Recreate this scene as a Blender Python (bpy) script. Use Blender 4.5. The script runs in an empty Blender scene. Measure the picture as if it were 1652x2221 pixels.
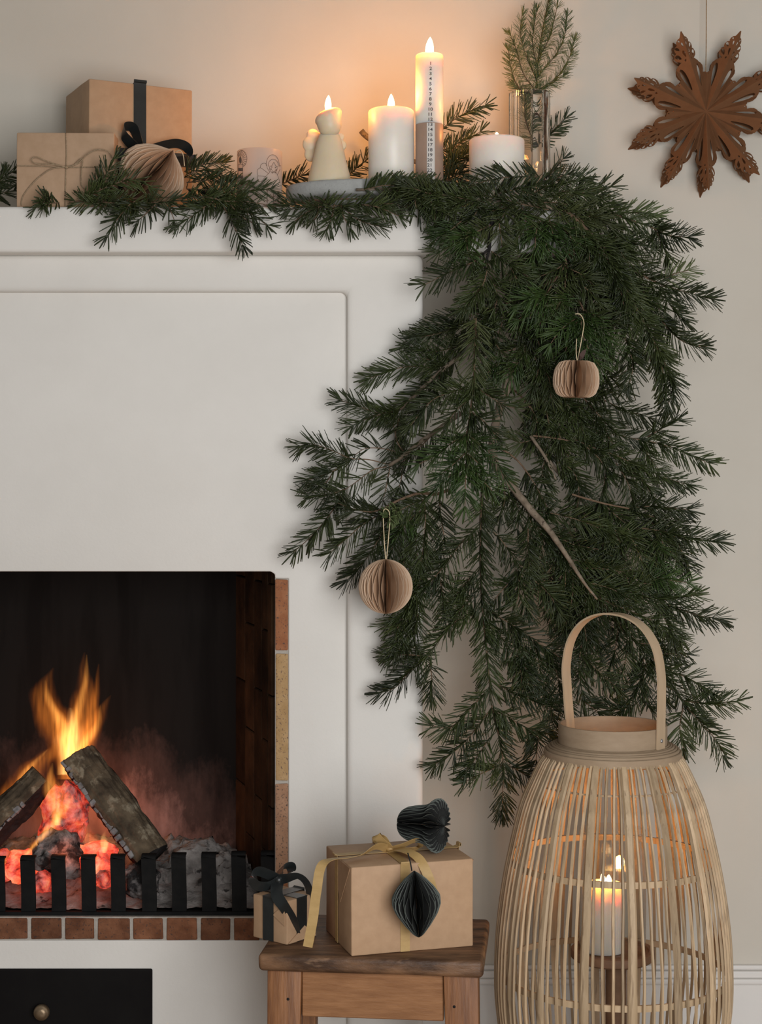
import bpy, bmesh, math, random
import numpy as np
from mathutils import Vector, Matrix

# ------------------------------------------------------------------ camera, world, light, exposure
SC = bpy.context.scene
COL = SC.collection
F, YH, HC = 3480.0, 1040.0, 1.24          # focal length in px, horizon row, camera height (m)
cam = bpy.data.cameras.new('camera'); camo = bpy.data.objects.new('camera', cam); COL.objects.link(camo)
camo.location = (0, 0, HC); camo.rotation_euler = (math.pi/2, 0, 0)
cam.sensor_fit = 'HORIZONTAL'; cam.sensor_width = 36.0; cam.lens = 36.0*F/1652
cam.shift_y = -(1110.5-YH)/1652; cam.clip_start = 0.05
SC.camera = camo
W = bpy.data.worlds.new('world'); SC.world = W; W.use_nodes = True
W.node_tree.nodes['Background'].inputs[0].default_value = (1.0, 0.96, 0.90, 1)
W.node_tree.nodes['Background'].inputs[1].default_value = 0.20
def area(name, loc, target, sx, sy, power, color):
    l = bpy.data.lights.new(name, 'AREA'); l.shape = 'RECTANGLE'; l.size = sx; l.size_y = sy
    l.energy = power; l.color = color
    o = bpy.data.objects.new(name, l); COL.objects.link(o); o.location = loc
    o.rotation_euler = (Vector(target)-Vector(loc)).to_track_quat('-Z', 'Y').to_euler()
    return o
area('window_daylight', (0.75, -0.15, 1.2), (0.1, 3.2, .6), 1.6, 1.5, 76, (0.975, 0.985, 1.0))
SC.view_settings.view_transform = 'Standard'; SC.view_settings.look = 'None'
SC.view_settings.exposure = -0.07; SC.view_settings.gamma = 1.0; SC.view_settings.use_curve_mapping = False
SC.cycles.max_bounces = 8; SC.cycles.diffuse_bounces = 3; SC.cycles.glossy_bounces = 3; SC.cycles.transmission_bounces = 8; SC.cycles.transparent_max_bounces = 12
SC.cycles.adaptive_threshold = .02
R = random.Random(7); RN = np.random.default_rng(11)
YW = 3.22                                  # back wall plane
ZM = 1.734                                 # mantel top
SEAT = 0.4965                              # stool seat top

def P(px, py, Y):
    return np.array([(px-826)/F*Y, Y, HC-(py-YH)/F*Y])
def unit(v):
    v = np.asarray(v, float); n = np.linalg.norm(v); return v/n if n > 1e-12 else v

# ------------------------------------------------------------------ materials
MATS = {}
def pm(name, c1, c2=None, scale=20, rough=0.6, bump=0.0, bscale=None, spec=0.5, metal=0.0, stretch=(1, 1, 1),
       lo=0.35, hi=0.65, sss=0.0, sssr=(1, .5, .25), sssc=0.01, c3=None, s3=60, lo3=.6, hi3=.7, trans=0, sheen=0, detail=6, objrand=0.0, bstretch=None, emis=None):
    m = bpy.data.materials.new(name); m.use_nodes = True; nt = m.node_tree; N = nt.nodes; Lk = nt.links
    b = N['Principled BSDF']; b.inputs['Roughness'].default_value = rough; b.inputs['Metallic'].default_value = metal
    b.inputs['Specular IOR Level'].default_value = spec
    b.inputs['Base Color'].default_value = (*c1, 1)
    tc = N.new('ShaderNodeTexCoord')
    def mapping(st):
        mp = N.new('ShaderNodeMapping'); mp.inputs['Scale'].default_value = st
        Lk.new(tc.outputs['Object'], mp.inputs[0]); return mp
    def noise(sc, st, det=6):
        n = N.new('ShaderNodeTexNoise'); n.inputs['Scale'].default_value = sc; n.inputs['Detail'].default_value = det
        n.inputs['Roughness'].default_value = .6
        Lk.new(mapping(st).outputs[0], n.inputs['Vector']); return n
    out = None
    if c2 is not None:
        n = noise(scale, stretch, detail); r = N.new('ShaderNodeValToRGB')
        r.color_ramp.elements[0].position = lo; r.color_ramp.elements[1].position = hi
        r.color_ramp.elements[0].color = (*c1, 1); r.color_ramp.elements[1].color = (*c2, 1)
        Lk.new(n.outputs['Fac'], r.inputs[0]); out = r.outputs[0]
        if c3 is not None:
            n3 = noise(s3, stretch, 4); r3 = N.new('ShaderNodeValToRGB')
            r3.color_ramp.elements[0].position = lo3; r3.color_ramp.elements[1].position = hi3
            Lk.new(n3.outputs['Fac'], r3.inputs[0])
            mx = N.new('ShaderNodeMixRGB'); Lk.new(r3.outputs[0], mx.inputs[0]); Lk.new(out, mx.inputs[1])
            mx.inputs[2].default_value = (*c3, 1); out = mx.outputs[0]
        if objrand:
            oi = N.new('ShaderNodeObjectInfo'); mr = N.new('ShaderNodeMapRange')
            mr.inputs['To Min'].default_value = 1-objrand; mr.inputs['To Max'].default_value = 1+objrand
            Lk.new(oi.outputs['Random'], mr.inputs['Value'])
            hs = N.new('ShaderNodeHueSaturation'); Lk.new(out, hs.inputs['Color']); Lk.new(mr.outputs[0], hs.inputs['Value'])
            out = hs.outputs[0]
        Lk.new(out, b.inputs['Base Color'])
    if bump:
        nb = noise(bscale or scale*3, bstretch or stretch, 5); bp = N.new('ShaderNodeBump'); bp.inputs['Strength'].default_value = bump
        bp.inputs['Distance'].default_value = 0.004
        Lk.new(nb.outputs['Fac'], bp.inputs['Height']); Lk.new(bp.outputs[0], b.inputs['Normal'])
    if sss:
        b.inputs['Subsurface Weight'].default_value = sss; b.inputs['Subsurface Radius'].default_value = sssr
        b.inputs['Subsurface Scale'].default_value = sssc
    if trans: b.inputs['Transmission Weight'].default_value = trans
    if sheen: b.inputs['Sheen Weight'].default_value = sheen
    if emis: b.inputs['Emission Color'].default_value = (*emis[0], 1); b.inputs['Emission Strength'].default_value = emis[1]
    MATS[name] = m
    return m
def flame_mat(name, color, strength):
    m = bpy.data.materials.new(name); m.use_nodes = True; nt = m.node_tree; nt.nodes.clear()
    e = nt.nodes.new('ShaderNodeEmission'); e.inputs[0].default_value = (*color, 1); e.inputs[1].default_value = strength
    t = nt.nodes.new('ShaderNodeBsdfTransparent'); a = nt.nodes.new('ShaderNodeAddShader'); o = nt.nodes.new('ShaderNodeOutputMaterial')
    nt.links.new(e.outputs[0], a.inputs[0]); nt.links.new(t.outputs[0], a.inputs[1]); nt.links.new(a.outputs[0], o.inputs[0])
    return m
def fire_mat(name, cout, cin, strength, zs, xs, rs, yc, thick, org):
    """glowing gas: centre line x(z) and radius r(z) of one flame tongue, brightness falling off smoothly from the centre"""
    m = bpy.data.materials.new(name); m.use_nodes = True; nt = m.node_tree; nt.nodes.clear(); N = nt.nodes; Lk = nt.links
    def math_(op, a, b=None, c=None, clamp=False):
        n = N.new('ShaderNodeMath'); n.operation = op; n.use_clamp = clamp
        for k, v in enumerate((a, b, c)):
            if v is None: continue
            if isinstance(v, (int, float)): n.inputs[k].default_value = v
            else: Lk.new(v, n.inputs[k])
        return n.outputs[0]
    tc = N.new('ShaderNodeTexCoord'); sp = N.new('ShaderNodeSeparateXYZ'); Lk.new(tc.outputs['Object'], sp.inputs[0])
    z0, z1 = zs[0], zs[-1]; x0, x1 = min(xs)-.001, max(xs)+.001; rm = max(rs)
    t = math_('DIVIDE', math_('SUBTRACT', sp.outputs[2], float(z0-org[2])), float(z1-z0), clamp=True)
    cr_ = N.new('ShaderNodeValToRGB'); el = cr_.color_ramp.elements; k = 22; cr_.color_ramp.interpolation = 'LINEAR'
    while len(el) < k: el.new(.5)
    for q in range(k):
        u = q/(k-1); el[q].position = u; zz_ = z0+(z1-z0)*u
        el[q].color = ((np.interp(zz_, zs, xs)-x0)/(x1-x0), np.interp(zz_, zs, rs)/rm, 0, 1)
    Lk.new(t, cr_.inputs[0]); sc_ = N.new('ShaderNodeSeparateColor'); Lk.new(cr_.outputs[0], sc_.inputs[0])
    xc = math_('MULTIPLY_ADD', sc_.outputs[0], float(x1-x0), float(x0-org[0])); r = math_('MAXIMUM', math_('MULTIPLY', sc_.outputs[1], float(rm)), 2e-4)
    mp = N.new('ShaderNodeMapping'); mp.inputs['Scale'].default_value = (46, 46, 16); Lk.new(tc.outputs['Object'], mp.inputs[0])
    nz_ = N.new('ShaderNodeTexNoise'); nz_.inputs['Scale'].default_value = 1; nz_.inputs['Detail'].default_value = 2; Lk.new(mp.outputs[0], nz_.inputs['Vector'])
    wob = math_('MULTIPLY', math_('SUBTRACT', nz_.outputs['Fac'], .5), math_('MULTIPLY', r, .9))
    dx = math_('DIVIDE', math_('ADD', math_('SUBTRACT', sp.outputs[0], xc), wob), r); dy = math_('DIVIDE', math_('SUBTRACT', sp.outputs[1], float(yc-org[1])), math_('MULTIPLY', r, thick))
    D = math_('SUBTRACT', 1.0, math_('ADD', math_('MULTIPLY', dx, dx), math_('MULTIPLY', dy, dy)), clamp=True)
    mp2 = N.new('ShaderNodeMapping'); mp2.inputs['Scale'].default_value = (190, 60, 17); mp2.inputs['Rotation'].default_value = (0, .12, 0); Lk.new(tc.outputs['Object'], mp2.inputs[0])
    n2 = N.new('ShaderNodeTexNoise'); n2.inputs['Scale'].default_value = 1; n2.inputs['Detail'].default_value = 2; Lk.new(mp2.outputs[0], n2.inputs['Vector'])
    st_ = math_('MULTIPLY_ADD', n2.outputs['Fac'], 2.6, -.45)
    g = math_('MULTIPLY', math_('POWER', D, 1.5), math_('MULTIPLY', math_('MAXIMUM', st_, .1), strength))
    fade = math_('MULTIPLY', g, math_('SUBTRACT', 1.35, t))
    mx = N.new('ShaderNodeMixRGB'); Lk.new(D, mx.inputs[0]); mx.inputs[1].default_value = (*cout, 1); mx.inputs[2].default_value = (*cin, 1)
    e = N.new('ShaderNodeEmission'); Lk.new(mx.outputs[0], e.inputs[0]); Lk.new(fade, e.inputs[1])
    o = N.new('ShaderNodeOutputMaterial'); Lk.new(e.outputs[0], o.inputs['Volume'])
    try: m.cycles.volume_step_rate = .35
    except Exception: pass
    return m
def glass_mat(name, tint, gloss_rough=0.02, ior=1.45, haze=None):
    m = bpy.data.materials.new(name); m.use_nodes = True; nt = m.node_tree; nt.nodes.clear()
    t = nt.nodes.new('ShaderNodeBsdfTransparent'); t.inputs[0].default_value = (*tint, 1)
    g = nt.nodes.new('ShaderNodeBsdfGlossy'); g.inputs['Roughness'].default_value = gloss_rough
    fr = nt.nodes.new('ShaderNodeFresnel'); ge = nt.nodes.new('ShaderNodeNewGeometry'); mr = nt.nodes.new('ShaderNodeMapRange')
    mr.inputs['To Min'].default_value = ior; mr.inputs['To Max'].default_value = 1/ior      # same reflectance from either side of the pane
    nt.links.new(ge.outputs['Backfacing'], mr.inputs['Value']); nt.links.new(mr.outputs[0], fr.inputs[0])
    mx = nt.nodes.new('ShaderNodeMixShader'); o = nt.nodes.new('ShaderNodeOutputMaterial')
    nt.links.new(fr.outputs[0], mx.inputs[0]); nt.links.new(t.outputs[0], mx.inputs[1]); nt.links.new(g.outputs[0], mx.inputs[2])
    last = mx.outputs[0]
    if haze:
        d = nt.nodes.new('ShaderNodeBsdfTranslucent'); d.inputs[0].default_value = (*haze[0], 1)
        d2 = nt.nodes.new('ShaderNodeBsdfDiffuse'); d2.inputs[0].default_value = (*haze[0], 1)
        m0 = nt.nodes.new('ShaderNodeMixShader'); m0.inputs[0].default_value = .5
        nt.links.new(d.outputs[0], m0.inputs[1]); nt.links.new(d2.outputs[0], m0.inputs[2])
        m2 = nt.nodes.new('ShaderNodeMixShader'); m2.inputs[0].default_value = haze[1]
        nt.links.new(last, m2.inputs[1]); nt.links.new(m0.outputs[0], m2.inputs[2]); last = m2.outputs[0]
    nt.links.new(last, o.inputs[0])
    return m

M_wall = pm('wall_paint', (.58, .535, .46), (.615, .57, .495), 3, .85, .06, 500, spec=.2)
M_plaster = pm('white_plaster', (.71, .68, .63), (.75, .72, .67), 5, .8, .10, 160, spec=.25)
M_trim = pm('trim_paint', (.72, .69, .65), (.75, .72, .68), 6, .55, .03, 120, spec=.3)
M_floor = pm('floor_wood', (.24, .15, .09), (.32, .21, .13), 6, .5, .1, 60, stretch=(1, 8, 1))
M_soot = pm('soot_wall', (.012, .010, .009), (.03, .024, .02), 9, .95, .2, 60, spec=.1, stretch=(3, 3, .6))
M_brick_r = pm('brick_red', (.27, .10, .045), (.36, .155, .075), 40, .9, .5, 160, spec=.2, c3=(.10, .06, .05), s3=260, lo3=.60, hi3=.66)
M_brick_y = pm('brick_yellow', (.38, .235, .105), (.46, .30, .15), 40, .9, .5, 160, spec=.2, c3=(.16, .10, .07), s3=260, lo3=.58, hi3=.66)
M_brick_p = pm('brick_pinkbrown', (.30, .16, .095), (.40, .23, .14), 40, .9, .5, 160, spec=.2, c3=(.12, .08, .06), s3=240, lo3=.56, hi3=.64)
M_brick_h = pm('brick_hearth', (.12, .045, .021), (.22, .092, .046), 30, .85, .5, 160, spec=.25, c3=(.07, .04, .03), s3=220, lo3=.58, hi3=.66, objrand=.22)
M_brick_s = pm('brick_sooty', (.018, .011, .007), (.062, .034, .018), 10, .95, .4, 120, spec=.1, objrand=.35)
M_mortar = pm('mortar', (.34, .31, .27), (.44, .40, .35), 60, .95, .4, 220, spec=.1)
M_iron = pm('black_iron', (.005, .005, .005), (.009, .0085, .008), 40, .7, .12, 200, spec=.12)
M_door = pm('black_sheet', (.006, .005, .005), (.008, .007, .0065), 15, .7, .05, 200, spec=.1)
M_brass = pm('aged_brass', (.20, .14, .08), (.30, .22, .14), 60, .45, .1, 200, metal=.8)
M_ash = pm('ash', (.15, .135, .125), (.34, .31, .29), 26, .95, .8, 110, spec=.1, c3=(.05, .045, .042), s3=45, lo3=.58, hi3=.66)
M_bark = pm('log_bark', (.040, .029, .019), (.13, .095, .06), 26, .9, 1.0, 70, spec=.2, c3=(.22, .18, .125), s3=30, lo3=.57, hi3=.66)
M_char = pm('charred_wood', (.008, .007, .007), (.025, .021, .02), 30, .9, .8, 90, spec=.2)
M_charash = pm('ash_edge', (.12, .115, .115), (.26, .245, .24), 70, .95, .6, 150, spec=.1)
M_kraft = pm('kraft_paper', (.40, .250, .145), (.44, .280, .165), 60, .62, .05, 300, spec=.3, c3=(.42, .26, .15), s3=520, lo3=.58, hi3=.68)
M_kraft_l = pm('kraft_paper_pale', (.42, .275, .17), (.46, .305, .195), 60, .65, .05, 300, spec=.25)
M_honey = pm('honeycomb_kraft', (.42, .262, .158), (.46, .29, .18), 80, .8, .05, 300, spec=.15)
M_honey_e = pm('honeycomb_kraft_edge', (.56, .40, .28), (.60, .44, .31), 80, .8, spec=.15)
M_dark = pm('honeycomb_charcoal', (.018, .0185, .018), (.024, .0245, .024), 80, .85, spec=.12)
M_dark_e = pm('honeycomb_charcoal_edge', (.10, .112, .10), (.125, .137, .122), 80, .8, spec=.12)
M_satin = pm('dark_satin', (.0085, .0105, .0105), (.013, .016, .016), 30, .33, .04, 400, spec=.5, sheen=.06)
M_gold = pm('gold_ribbon', (.40, .255, .095), (.46, .30, .12), 40, .5, .15, 900, spec=.4, stretch=(1, 1, 3))
M_twine = pm('jute_twine', (.30, .21, .13), (.42, .31, .20), 300, .9, .5, 900, spec=.1)
M_thread = pm('pale_thread', (.58, .46, .29), (.66, .53, .35), 300, .8, spec=.2)
M_needle = pm('fir_needles', (.0160, .0245, .0070), (.047, .060, .0185), 14, .38, spec=.42, objrand=.35)
M_needle2 = pm('fir_needles_lit', (.021, .042, .009), (.050, .082, .021), 16, .40, spec=.42, objrand=.25)  # brighter copy of the needle green: light on the front tips put into the colour
M_needle3 = pm('fir_needles_olive', (.030, .040, .012), (.060, .070, .024), 16, .42, spec=.42, objrand=.3)
M_spruce = pm('spruce_needles', (.065, .095, .032), (.125, .150, .058), 16, .5, spec=.35)
M_twig = pm('twig_bark', (.11, .068, .042), (.19, .125, .08), 120, .85, .4, 300, spec=.2)
M_stem = pm('branch_bark', (.13, .10, .07), (.24, .19, .14), 60, .85, .5, 200, spec=.2, c3=(.07, .05, .035), s3=90)
M_wax = pm('ivory_wax', (.80, .74, .66), (.83, .77, .69), 30, .38, .02, 60, spec=.45, sss=.9, sssr=(1, .72, .42), sssc=.022)
M_wax_c = pm('cream_wax', (.70, .585, .41), (.73, .61, .44), 30, .42, .03, 60, spec=.4, sss=.9, sssr=(1, .6, .25), sssc=.016)
M_wax_t = pm('taupe_wax', (.36, .235, .17), (.40, .265, .195), 30, .4, .03, 60, spec=.45, sss=.35, sssr=(1, .5, .25), sssc=.008)
M_strip = pm('number_strip', (.62, .57, .52), (.66, .61, .56), 60, .5, spec=.3)
M_ink = pm('print_ink', (.05, .042, .045), rough=.6)
M_ink2 = pm('drawing_ink', (.16, .105, .075), rough=.7)
M_wick = pm('wick', (.02, .015, .012), rough=.9)
M_flame = flame_mat('candle_flame', (1.0, .70, .34), 5.5)
M_flame_c = flame_mat('candle_flame_core', (1.0, .86, .58), 9.0)
M_conc = pm('concrete', (.33, .33, .315), (.40, .40, .38), 40, .85, .25, 240, spec=.2, c3=(.27, .27, .26), s3=420)
M_glass = glass_mat('clear_glass', (.96, .97, .965), .02, 1.75)
M_frost = glass_mat('frosted_glass', (.93, .88, .84), .25, 1.4, ((.80, .70, .63), .72))
M_wood = pm('old_pine', (.135, .052, .019), (.27, .118, .046), 9, .5, .25, 26, spec=.35, stretch=(11, 11, .9), c3=(.12, .05, .025), s3=5, lo3=.60, hi3=.72)
M_wood_h = pm('old_pine_apron', (.22, .097, .038), (.30, .142, .060), 9, .55, .25, 26, spec=.3, stretch=(1.5, 10, 14), c3=(.16, .07, .03), s3=4, lo3=.64, hi3=.74)
M_seat = pm('worn_seat', (.055, .027, .014), (.22, .115, .058), 7, .5, .45, 22, spec=.35, stretch=(1.5, 7, 5), lo=.38, hi=.70, c3=(.33, .195, .11), s3=6, lo3=.62, hi3=.74)
M_bamboo = pm('bamboo', (.36, .255, .15), (.47, .345, .215), 10, .55, .12, 90, spec=.3, stretch=(9, 9, .7), c3=(.25, .17, .10), s3=12, lo3=.58, hi3=.70, objrand=.26)
M_veneer = pm('bamboo_veneer', (.28, .20, .128), (.34, .25, .165), 18, .65, .1, 160, spec=.25, stretch=(1, 1, 3), objrand=.05)
M_strap = pm('handle_veneer', (.42, .305, .195), (.48, .355, .23), 14, .6, .1, 160, spec=.25, stretch=(3, 3, .6))
M_rivet = pm('rivet', (.45, .45, .46), rough=.35, metal=.9)
M_dish = pm('dark_wood_dish', (.15, .082, .045), (.22, .125, .07), 24, .6, .15, 80, spec=.3)
M_star = pm('brown_card', (.165, .075, .034), (.19, .089, .042), 40, .85, .08, 600, spec=.12)

# ------------------------------------------------------------------ mesh helpers
ORG = {}
def _obj(name, me, mat, parent, smooth):
    o = bpy.data.objects.new(name, me); COL.objects.link(o)
    if mat is not None and len(me.materials) == 0:
        for m in (mat if isinstance(mat, (list, tuple)) else [mat]): me.materials.append(m)
    if smooth:
        me.polygons.foreach_set('use_smooth', [True]*len(me.polygons))
    if parent is not None: o.parent = parent; ORG[o] = ORG[parent]
    return o
def tag(o, label, cat, group=None, kind=None):
    if label: o['label'] = label
    if cat: o['category'] = cat
    if group: o['group'] = group
    if kind: o['kind'] = kind
    return o
def thing(name, label, cat, loc, group=None, kind=None):
    o = bpy.data.objects.new(name, None); COL.objects.link(o); o.empty_display_size = .05
    o.location = tuple(loc); ORG[o] = np.array(loc, float)
    return tag(o, label, cat, group, kind)
def part(name, vf, mat, parent=None, smooth=False, origin=None, midx=None, auto=None):
    V, Fc = vf; V = np.asarray(V, float)
    if parent is not None: org = ORG[parent]
    elif origin is not None: org = np.asarray(origin, float)
    else:
        org = (V.min(0)+V.max(0))/2; org[2] = V[:, 2].min()
    me = bpy.data.meshes.new(name); me.from_pydata((V-org).tolist(), [], [list(map(int, f)) for f in Fc]); me.update()
    o = _obj(name, me, mat, parent, smooth)
    if midx is not None: me.polygons.foreach_set('material_index', midx)
    if parent is None: o.location = tuple(org); ORG[o] = org
    if auto: 
        me.polygons.foreach_set('use_smooth', [True]*len(me.polygons))
        me.set_sharp_from_angle(angle=math.radians(auto))
    return o
def join(*vfs):
    V, Fc, n = [], [], 0
    for v, f in vfs:
        v = np.asarray(v, float); V.append(v); Fc += [[i+n for i in q] for q in f]; n += len(v)
    return np.vstack(V), Fc
def xf(vf, rot=0.0, loc=(0, 0, 0), mat=None):
    v, f = vf; v = np.asarray(v, float)
    if mat is not None: v = v @ np.asarray(mat).T
    c, s = math.cos(rot), math.sin(rot)
    v = v @ np.array([[c, -s, 0], [s, c, 0], [0, 0, 1]]).T + np.asarray(loc, float)
    return v, f
def _bm_out(bm):
    bm.verts.index_update(); V = np.array([v.co[:] for v in bm.verts]); Fc = [[v.index for v in f.verts] for f in bm.faces]
    bm.free(); return V, Fc
def box(lo, hi, r=0.0, seg=2, sub=0):
    bm = bmesh.new(); bmesh.ops.create_cube(bm, size=1.0)
    lo = np.array(lo, float); hi = np.array(hi, float)
    for v in bm.verts:
        for k in range(3): v.co[k] = lo[k] if v.co[k] < 0 else hi[k]
    if r: bmesh.ops.bevel(bm, geom=bm.edges[:], offset=r, segments=seg, profile=.5, affect='EDGES')
    if sub: bmesh.ops.subdivide_edges(bm, edges=bm.edges[:], cuts=sub, use_grid_fill=True)
    return _bm_out(bm)
def prism_xz(poly, y0, y1, r=0.0, seg=3):
    bm = bmesh.new(); vs = [bm.verts.new((x, y0, z)) for x, z in poly]; f = bm.faces.new(vs)
    ex = bmesh.ops.extrude_face_region(bm, geom=[f])
    for e in ex['geom']:
        if isinstance(e, bmesh.types.BMVert): e.co.y = y1
    bmesh.ops.recalc_face_normals(bm, faces=bm.faces[:])
    if r:
        ed = [e for e in bm.edges if min(v.co.y for v in e.verts) < y0+1e-6]
        bmesh.ops.bevel(bm, geom=ed, offset=r, segments=seg, profile=.5, affect='EDGES')
    return _bm_out(bm)
def lathe(prof, n=32, c=(0, 0, 0), cap=True, squash=(1, 1)):
    V, Fc = [], []
    m = len(prof)
    for r, z in prof:
        for k in range(n):
            a = 2*math.pi*k/n; V.append((c[0]+r*squash[0]*math.cos(a), c[1]+r*squash[1]*math.sin(a), c[2]+z))
    for i in range(m-1):
        for k in range(n):
            k2 = (k+1) % n; Fc.append([i*n+k, i*n+k2, (i+1)*n+k2, (i+1)*n+k])
    if cap:
        Fc.append(list(range(n))[::-1]); Fc.append([(m-1)*n+k for k in range(n)])
    return np.array(V), Fc
def cr(pts, n=8):
    p = [np.asarray(q, float) for q in pts]
    if len(p) < 3:
        return np.array([p[0]+(p[-1]-p[0])*t for t in np.linspace(0, 1, n+1)])
    p = [2*p[0]-p[1]]+p+[2*p[-1]-p[-2]]; out = []
    for i in range(1, len(p)-2):
        for t in np.linspace(0, 1, n, endpoint=False):
            a, b, c, d = p[i-1], p[i], p[i+1], p[i+2]
            out.append(.5*((2*b)+(c-a)*t+(2*a-5*b+4*c-d)*t*t+(-a+3*b-3*c+d)*t**3))
    out.append(p[-2]); return np.array(out)
def resample(path, step):
    d = np.linalg.norm(np.diff(path, axis=0), axis=1); s = np.concatenate([[0], np.cumsum(d)])
    n = max(2, int(round(s[-1]/step))+1); t = np.linspace(0, s[-1], n)
    return np.stack([np.interp(t, s, path[:, k]) for k in range(path.shape[1])], 1), s[-1]
def frames(path):
    t = np.gradient(path, axis=0); t /= np.maximum(np.linalg.norm(t, axis=1, keepdims=True), 1e-12)
    ref = np.array([0, 0, 1.0]) if abs(t[0][2]) < .9 else np.array([1.0, 0, 0])
    u = unit(np.cross(t[0], ref)); U = [u]
    for i in range(1, len(path)):
        u = unit(u-t[i]*np.dot(u, t[i])); U.append(u)
    U = np.array(U); return t, U, np.cross(t, U)
def tube(path, rad, n=7, jit=0.0):
    path = np.asarray(path, float); t, U, B = frames(path); m = len(path)
    rad = np.broadcast_to(np.asarray(rad, float), (m,)) if np.ndim(rad) == 0 or len(rad) == m else np.interp(np.linspace(0, 1, m), np.linspace(0, 1, len(rad)), rad)
    V, Fc = [], []
    for i in range(m):
        for k in range(n):
            a = 2*math.pi*k/n; r = rad[i]*(1+(R.uniform(-jit, jit) if jit else 0))
            V.append(path[i]+r*(U[i]*math.cos(a)+B[i]*math.sin(a)))
    for i in range(m-1):
        for k in range(n):
            k2 = (k+1) % n; Fc.append([i*n+k, i*n+k2, (i+1)*n+k2, (i+1)*n+k])
    Fc.append(list(range(n))[::-1]); Fc.append([(m-1)*n+k for k in range(n)])
    return np.array(V), Fc
def ribbon(path, wd, width, th=.0006, smooth=8):
    """flat strip: path points, width direction (one vector or one per point)"""
    path = [np.asarray(p, float) for p in path]
    wd = np.asarray(wd, float)
    if wd.ndim == 1: wd = np.tile(wd, (len(path), 1))
    pp = cr(path, smooth); ww = cr(list(wd), smooth)
    t = np.gradient(pp, axis=0); V, Fc = [], []
    for i in range(len(pp)):
        ti = unit(t[i]); w = unit(ww[i]-ti*np.dot(ww[i], ti)); nn = np.cross(ti, w)
        wv = width if np.ndim(width) == 0 else np.interp(i/(len(pp)-1), np.linspace(0, 1, len(width)), width)
        a = pp[i]-w*wv/2; b = pp[i]+w*wv/2
        V += [a-nn*th/2, b-nn*th/2, b+nn*th/2, a+nn*th/2]
    for i in range(len(pp)-1):
        for k in range(4):
            k2 = (k+1) % 4; Fc.append([i*4+k, i*4+k2, (i+1)*4+k2, (i+1)*4+k])
    Fc.append([3, 2, 1, 0]); n = (len(pp)-1)*4; Fc.append([n, n+1, n+2, n+3])
    return np.array(V), Fc
def point_light(name, loc, power, color, size, parent=None):
    l = bpy.data.lights.new(name, 'POINT'); l.energy = power; l.color = color; l.shadow_soft_size = size
    o = bpy.data.objects.new(name, l); COL.objects.link(o)
    if parent is not None: o.parent = parent; o.location = tuple(np.asarray(loc)-ORG[parent])
    else: o.location = tuple(loc)
    return o
def noise_disp(V, amp, freq, seed=0):
    from mathutils import noise as nz
    out = np.array(V, float)
    for i, v in enumerate(V):
        out[i] = v+amp*np.array(nz.noise_vector(Vector((v[0]*freq+seed, v[1]*freq, v[2]*freq))))
    return out

# ------------------------------------------------------------------ setting
tag(part('wall_back', prism_xz([(-.02, 0), (2.6, 0), (2.6, 2.9), (-2.2, 2.9), (-2.2, 1.62), (-.02, 1.62)], YW, YW+.12), M_wall), 'plain cream painted wall behind the fireplace and star', 'wall', kind='structure')
tag(part('floor', box((-2.2, -1.0, -.05), (2.6, YW+.1, 0)), M_floor), 'wooden floor under the stool and lantern', 'floor', kind='structure')
bb = thing('baseboard_right', 'tall white moulded baseboard along the wall behind the lantern', 'baseboard', (1.2, YW, 0), kind='structure')
part('board', box((.078, YW-.016, 0), (2.6, YW, .232), .003), M_trim, bb)
part('cap_moulding', join(box((.078, YW-.024, .232), (2.6, YW, .244), .004), box((.078, YW-.018, .244), (2.6, YW, .258), .003), box((.078, YW-.011, .258), (2.6, YW, .268), .004)), M_trim, bb)

fp = thing('fireplace', 'white plastered fireplace with mantel shelf, recessed panel and brick-edged hearth', 'fireplace', (-.6, 2.9, 0), kind='structure')
part('mantel_shelf', box((-1.45, 2.90, 1.651), (.35, YW, ZM), .007, 3), M_plaster, fp, auto=40)
part('surround', prism_xz([(-1.45, 1.652), (-1.45, 1.584), (-.0624, 1.584), (-.0624, 0), (.0767, 0), (.0767, 1.652)], 2.935, YW, .013, 5), M_plaster, fp, auto=40)
part('recessed_panel', prism_xz([(-1.45, 1.60), (-.05, 1.60), (-.05, 0), (-1.45, 0), (-1.45, .391), (-.170, .391), (-.170, 1.058), (-.1953, 1.058), (-.1955, 1.0655), (-.203, 1.0705), (-1.45, 1.0705)], 2.955, 3.0, .0025, 2), M_plaster, fp, auto=40)
# brick edges beside and below the opening
mb = part('mortar_bed', join(box((-.1953, 2.9585, .38), (-.168, 3.0, 1.062)), box((-1.45, 2.9585, .385), (-.168, 3.0, .4335))), M_mortar, fp)
def brick(lo, hi, mat, name='brick', amp=.0012):
    v, f = box(lo, hi, .0022, 2); v = noise_disp(v, amp, 60, R.uniform(0, 50)); return part(name, (v, f), mat, fp, smooth=False)
def zy(py, Y=2.956): return HC-(py-YH)/F*Y
def xx(px, Y=2.956): return (px-826)/F*Y
for y0, y1, m in ((1257, 1411, M_brick_r), (1418, 1693, M_brick_y), (1700, 1905, M_brick_p), (1911, 1986, M_brick_r)):
    brick((-.1945, 2.9555, zy(y1)), (-.1715, 2.999, zy(y0)), m)
bx = [-62, -8, 63, 137, 208, 285, 357, 431, 503, 566, 628]
for a, b in zip(bx[:-1], bx[1:]):
    brick((xx(a+4), 2.9555, zy(2039+R.uniform(-2, 2))), (xx(b-4), 3.05, zy(1992)), M_brick_h)
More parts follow.
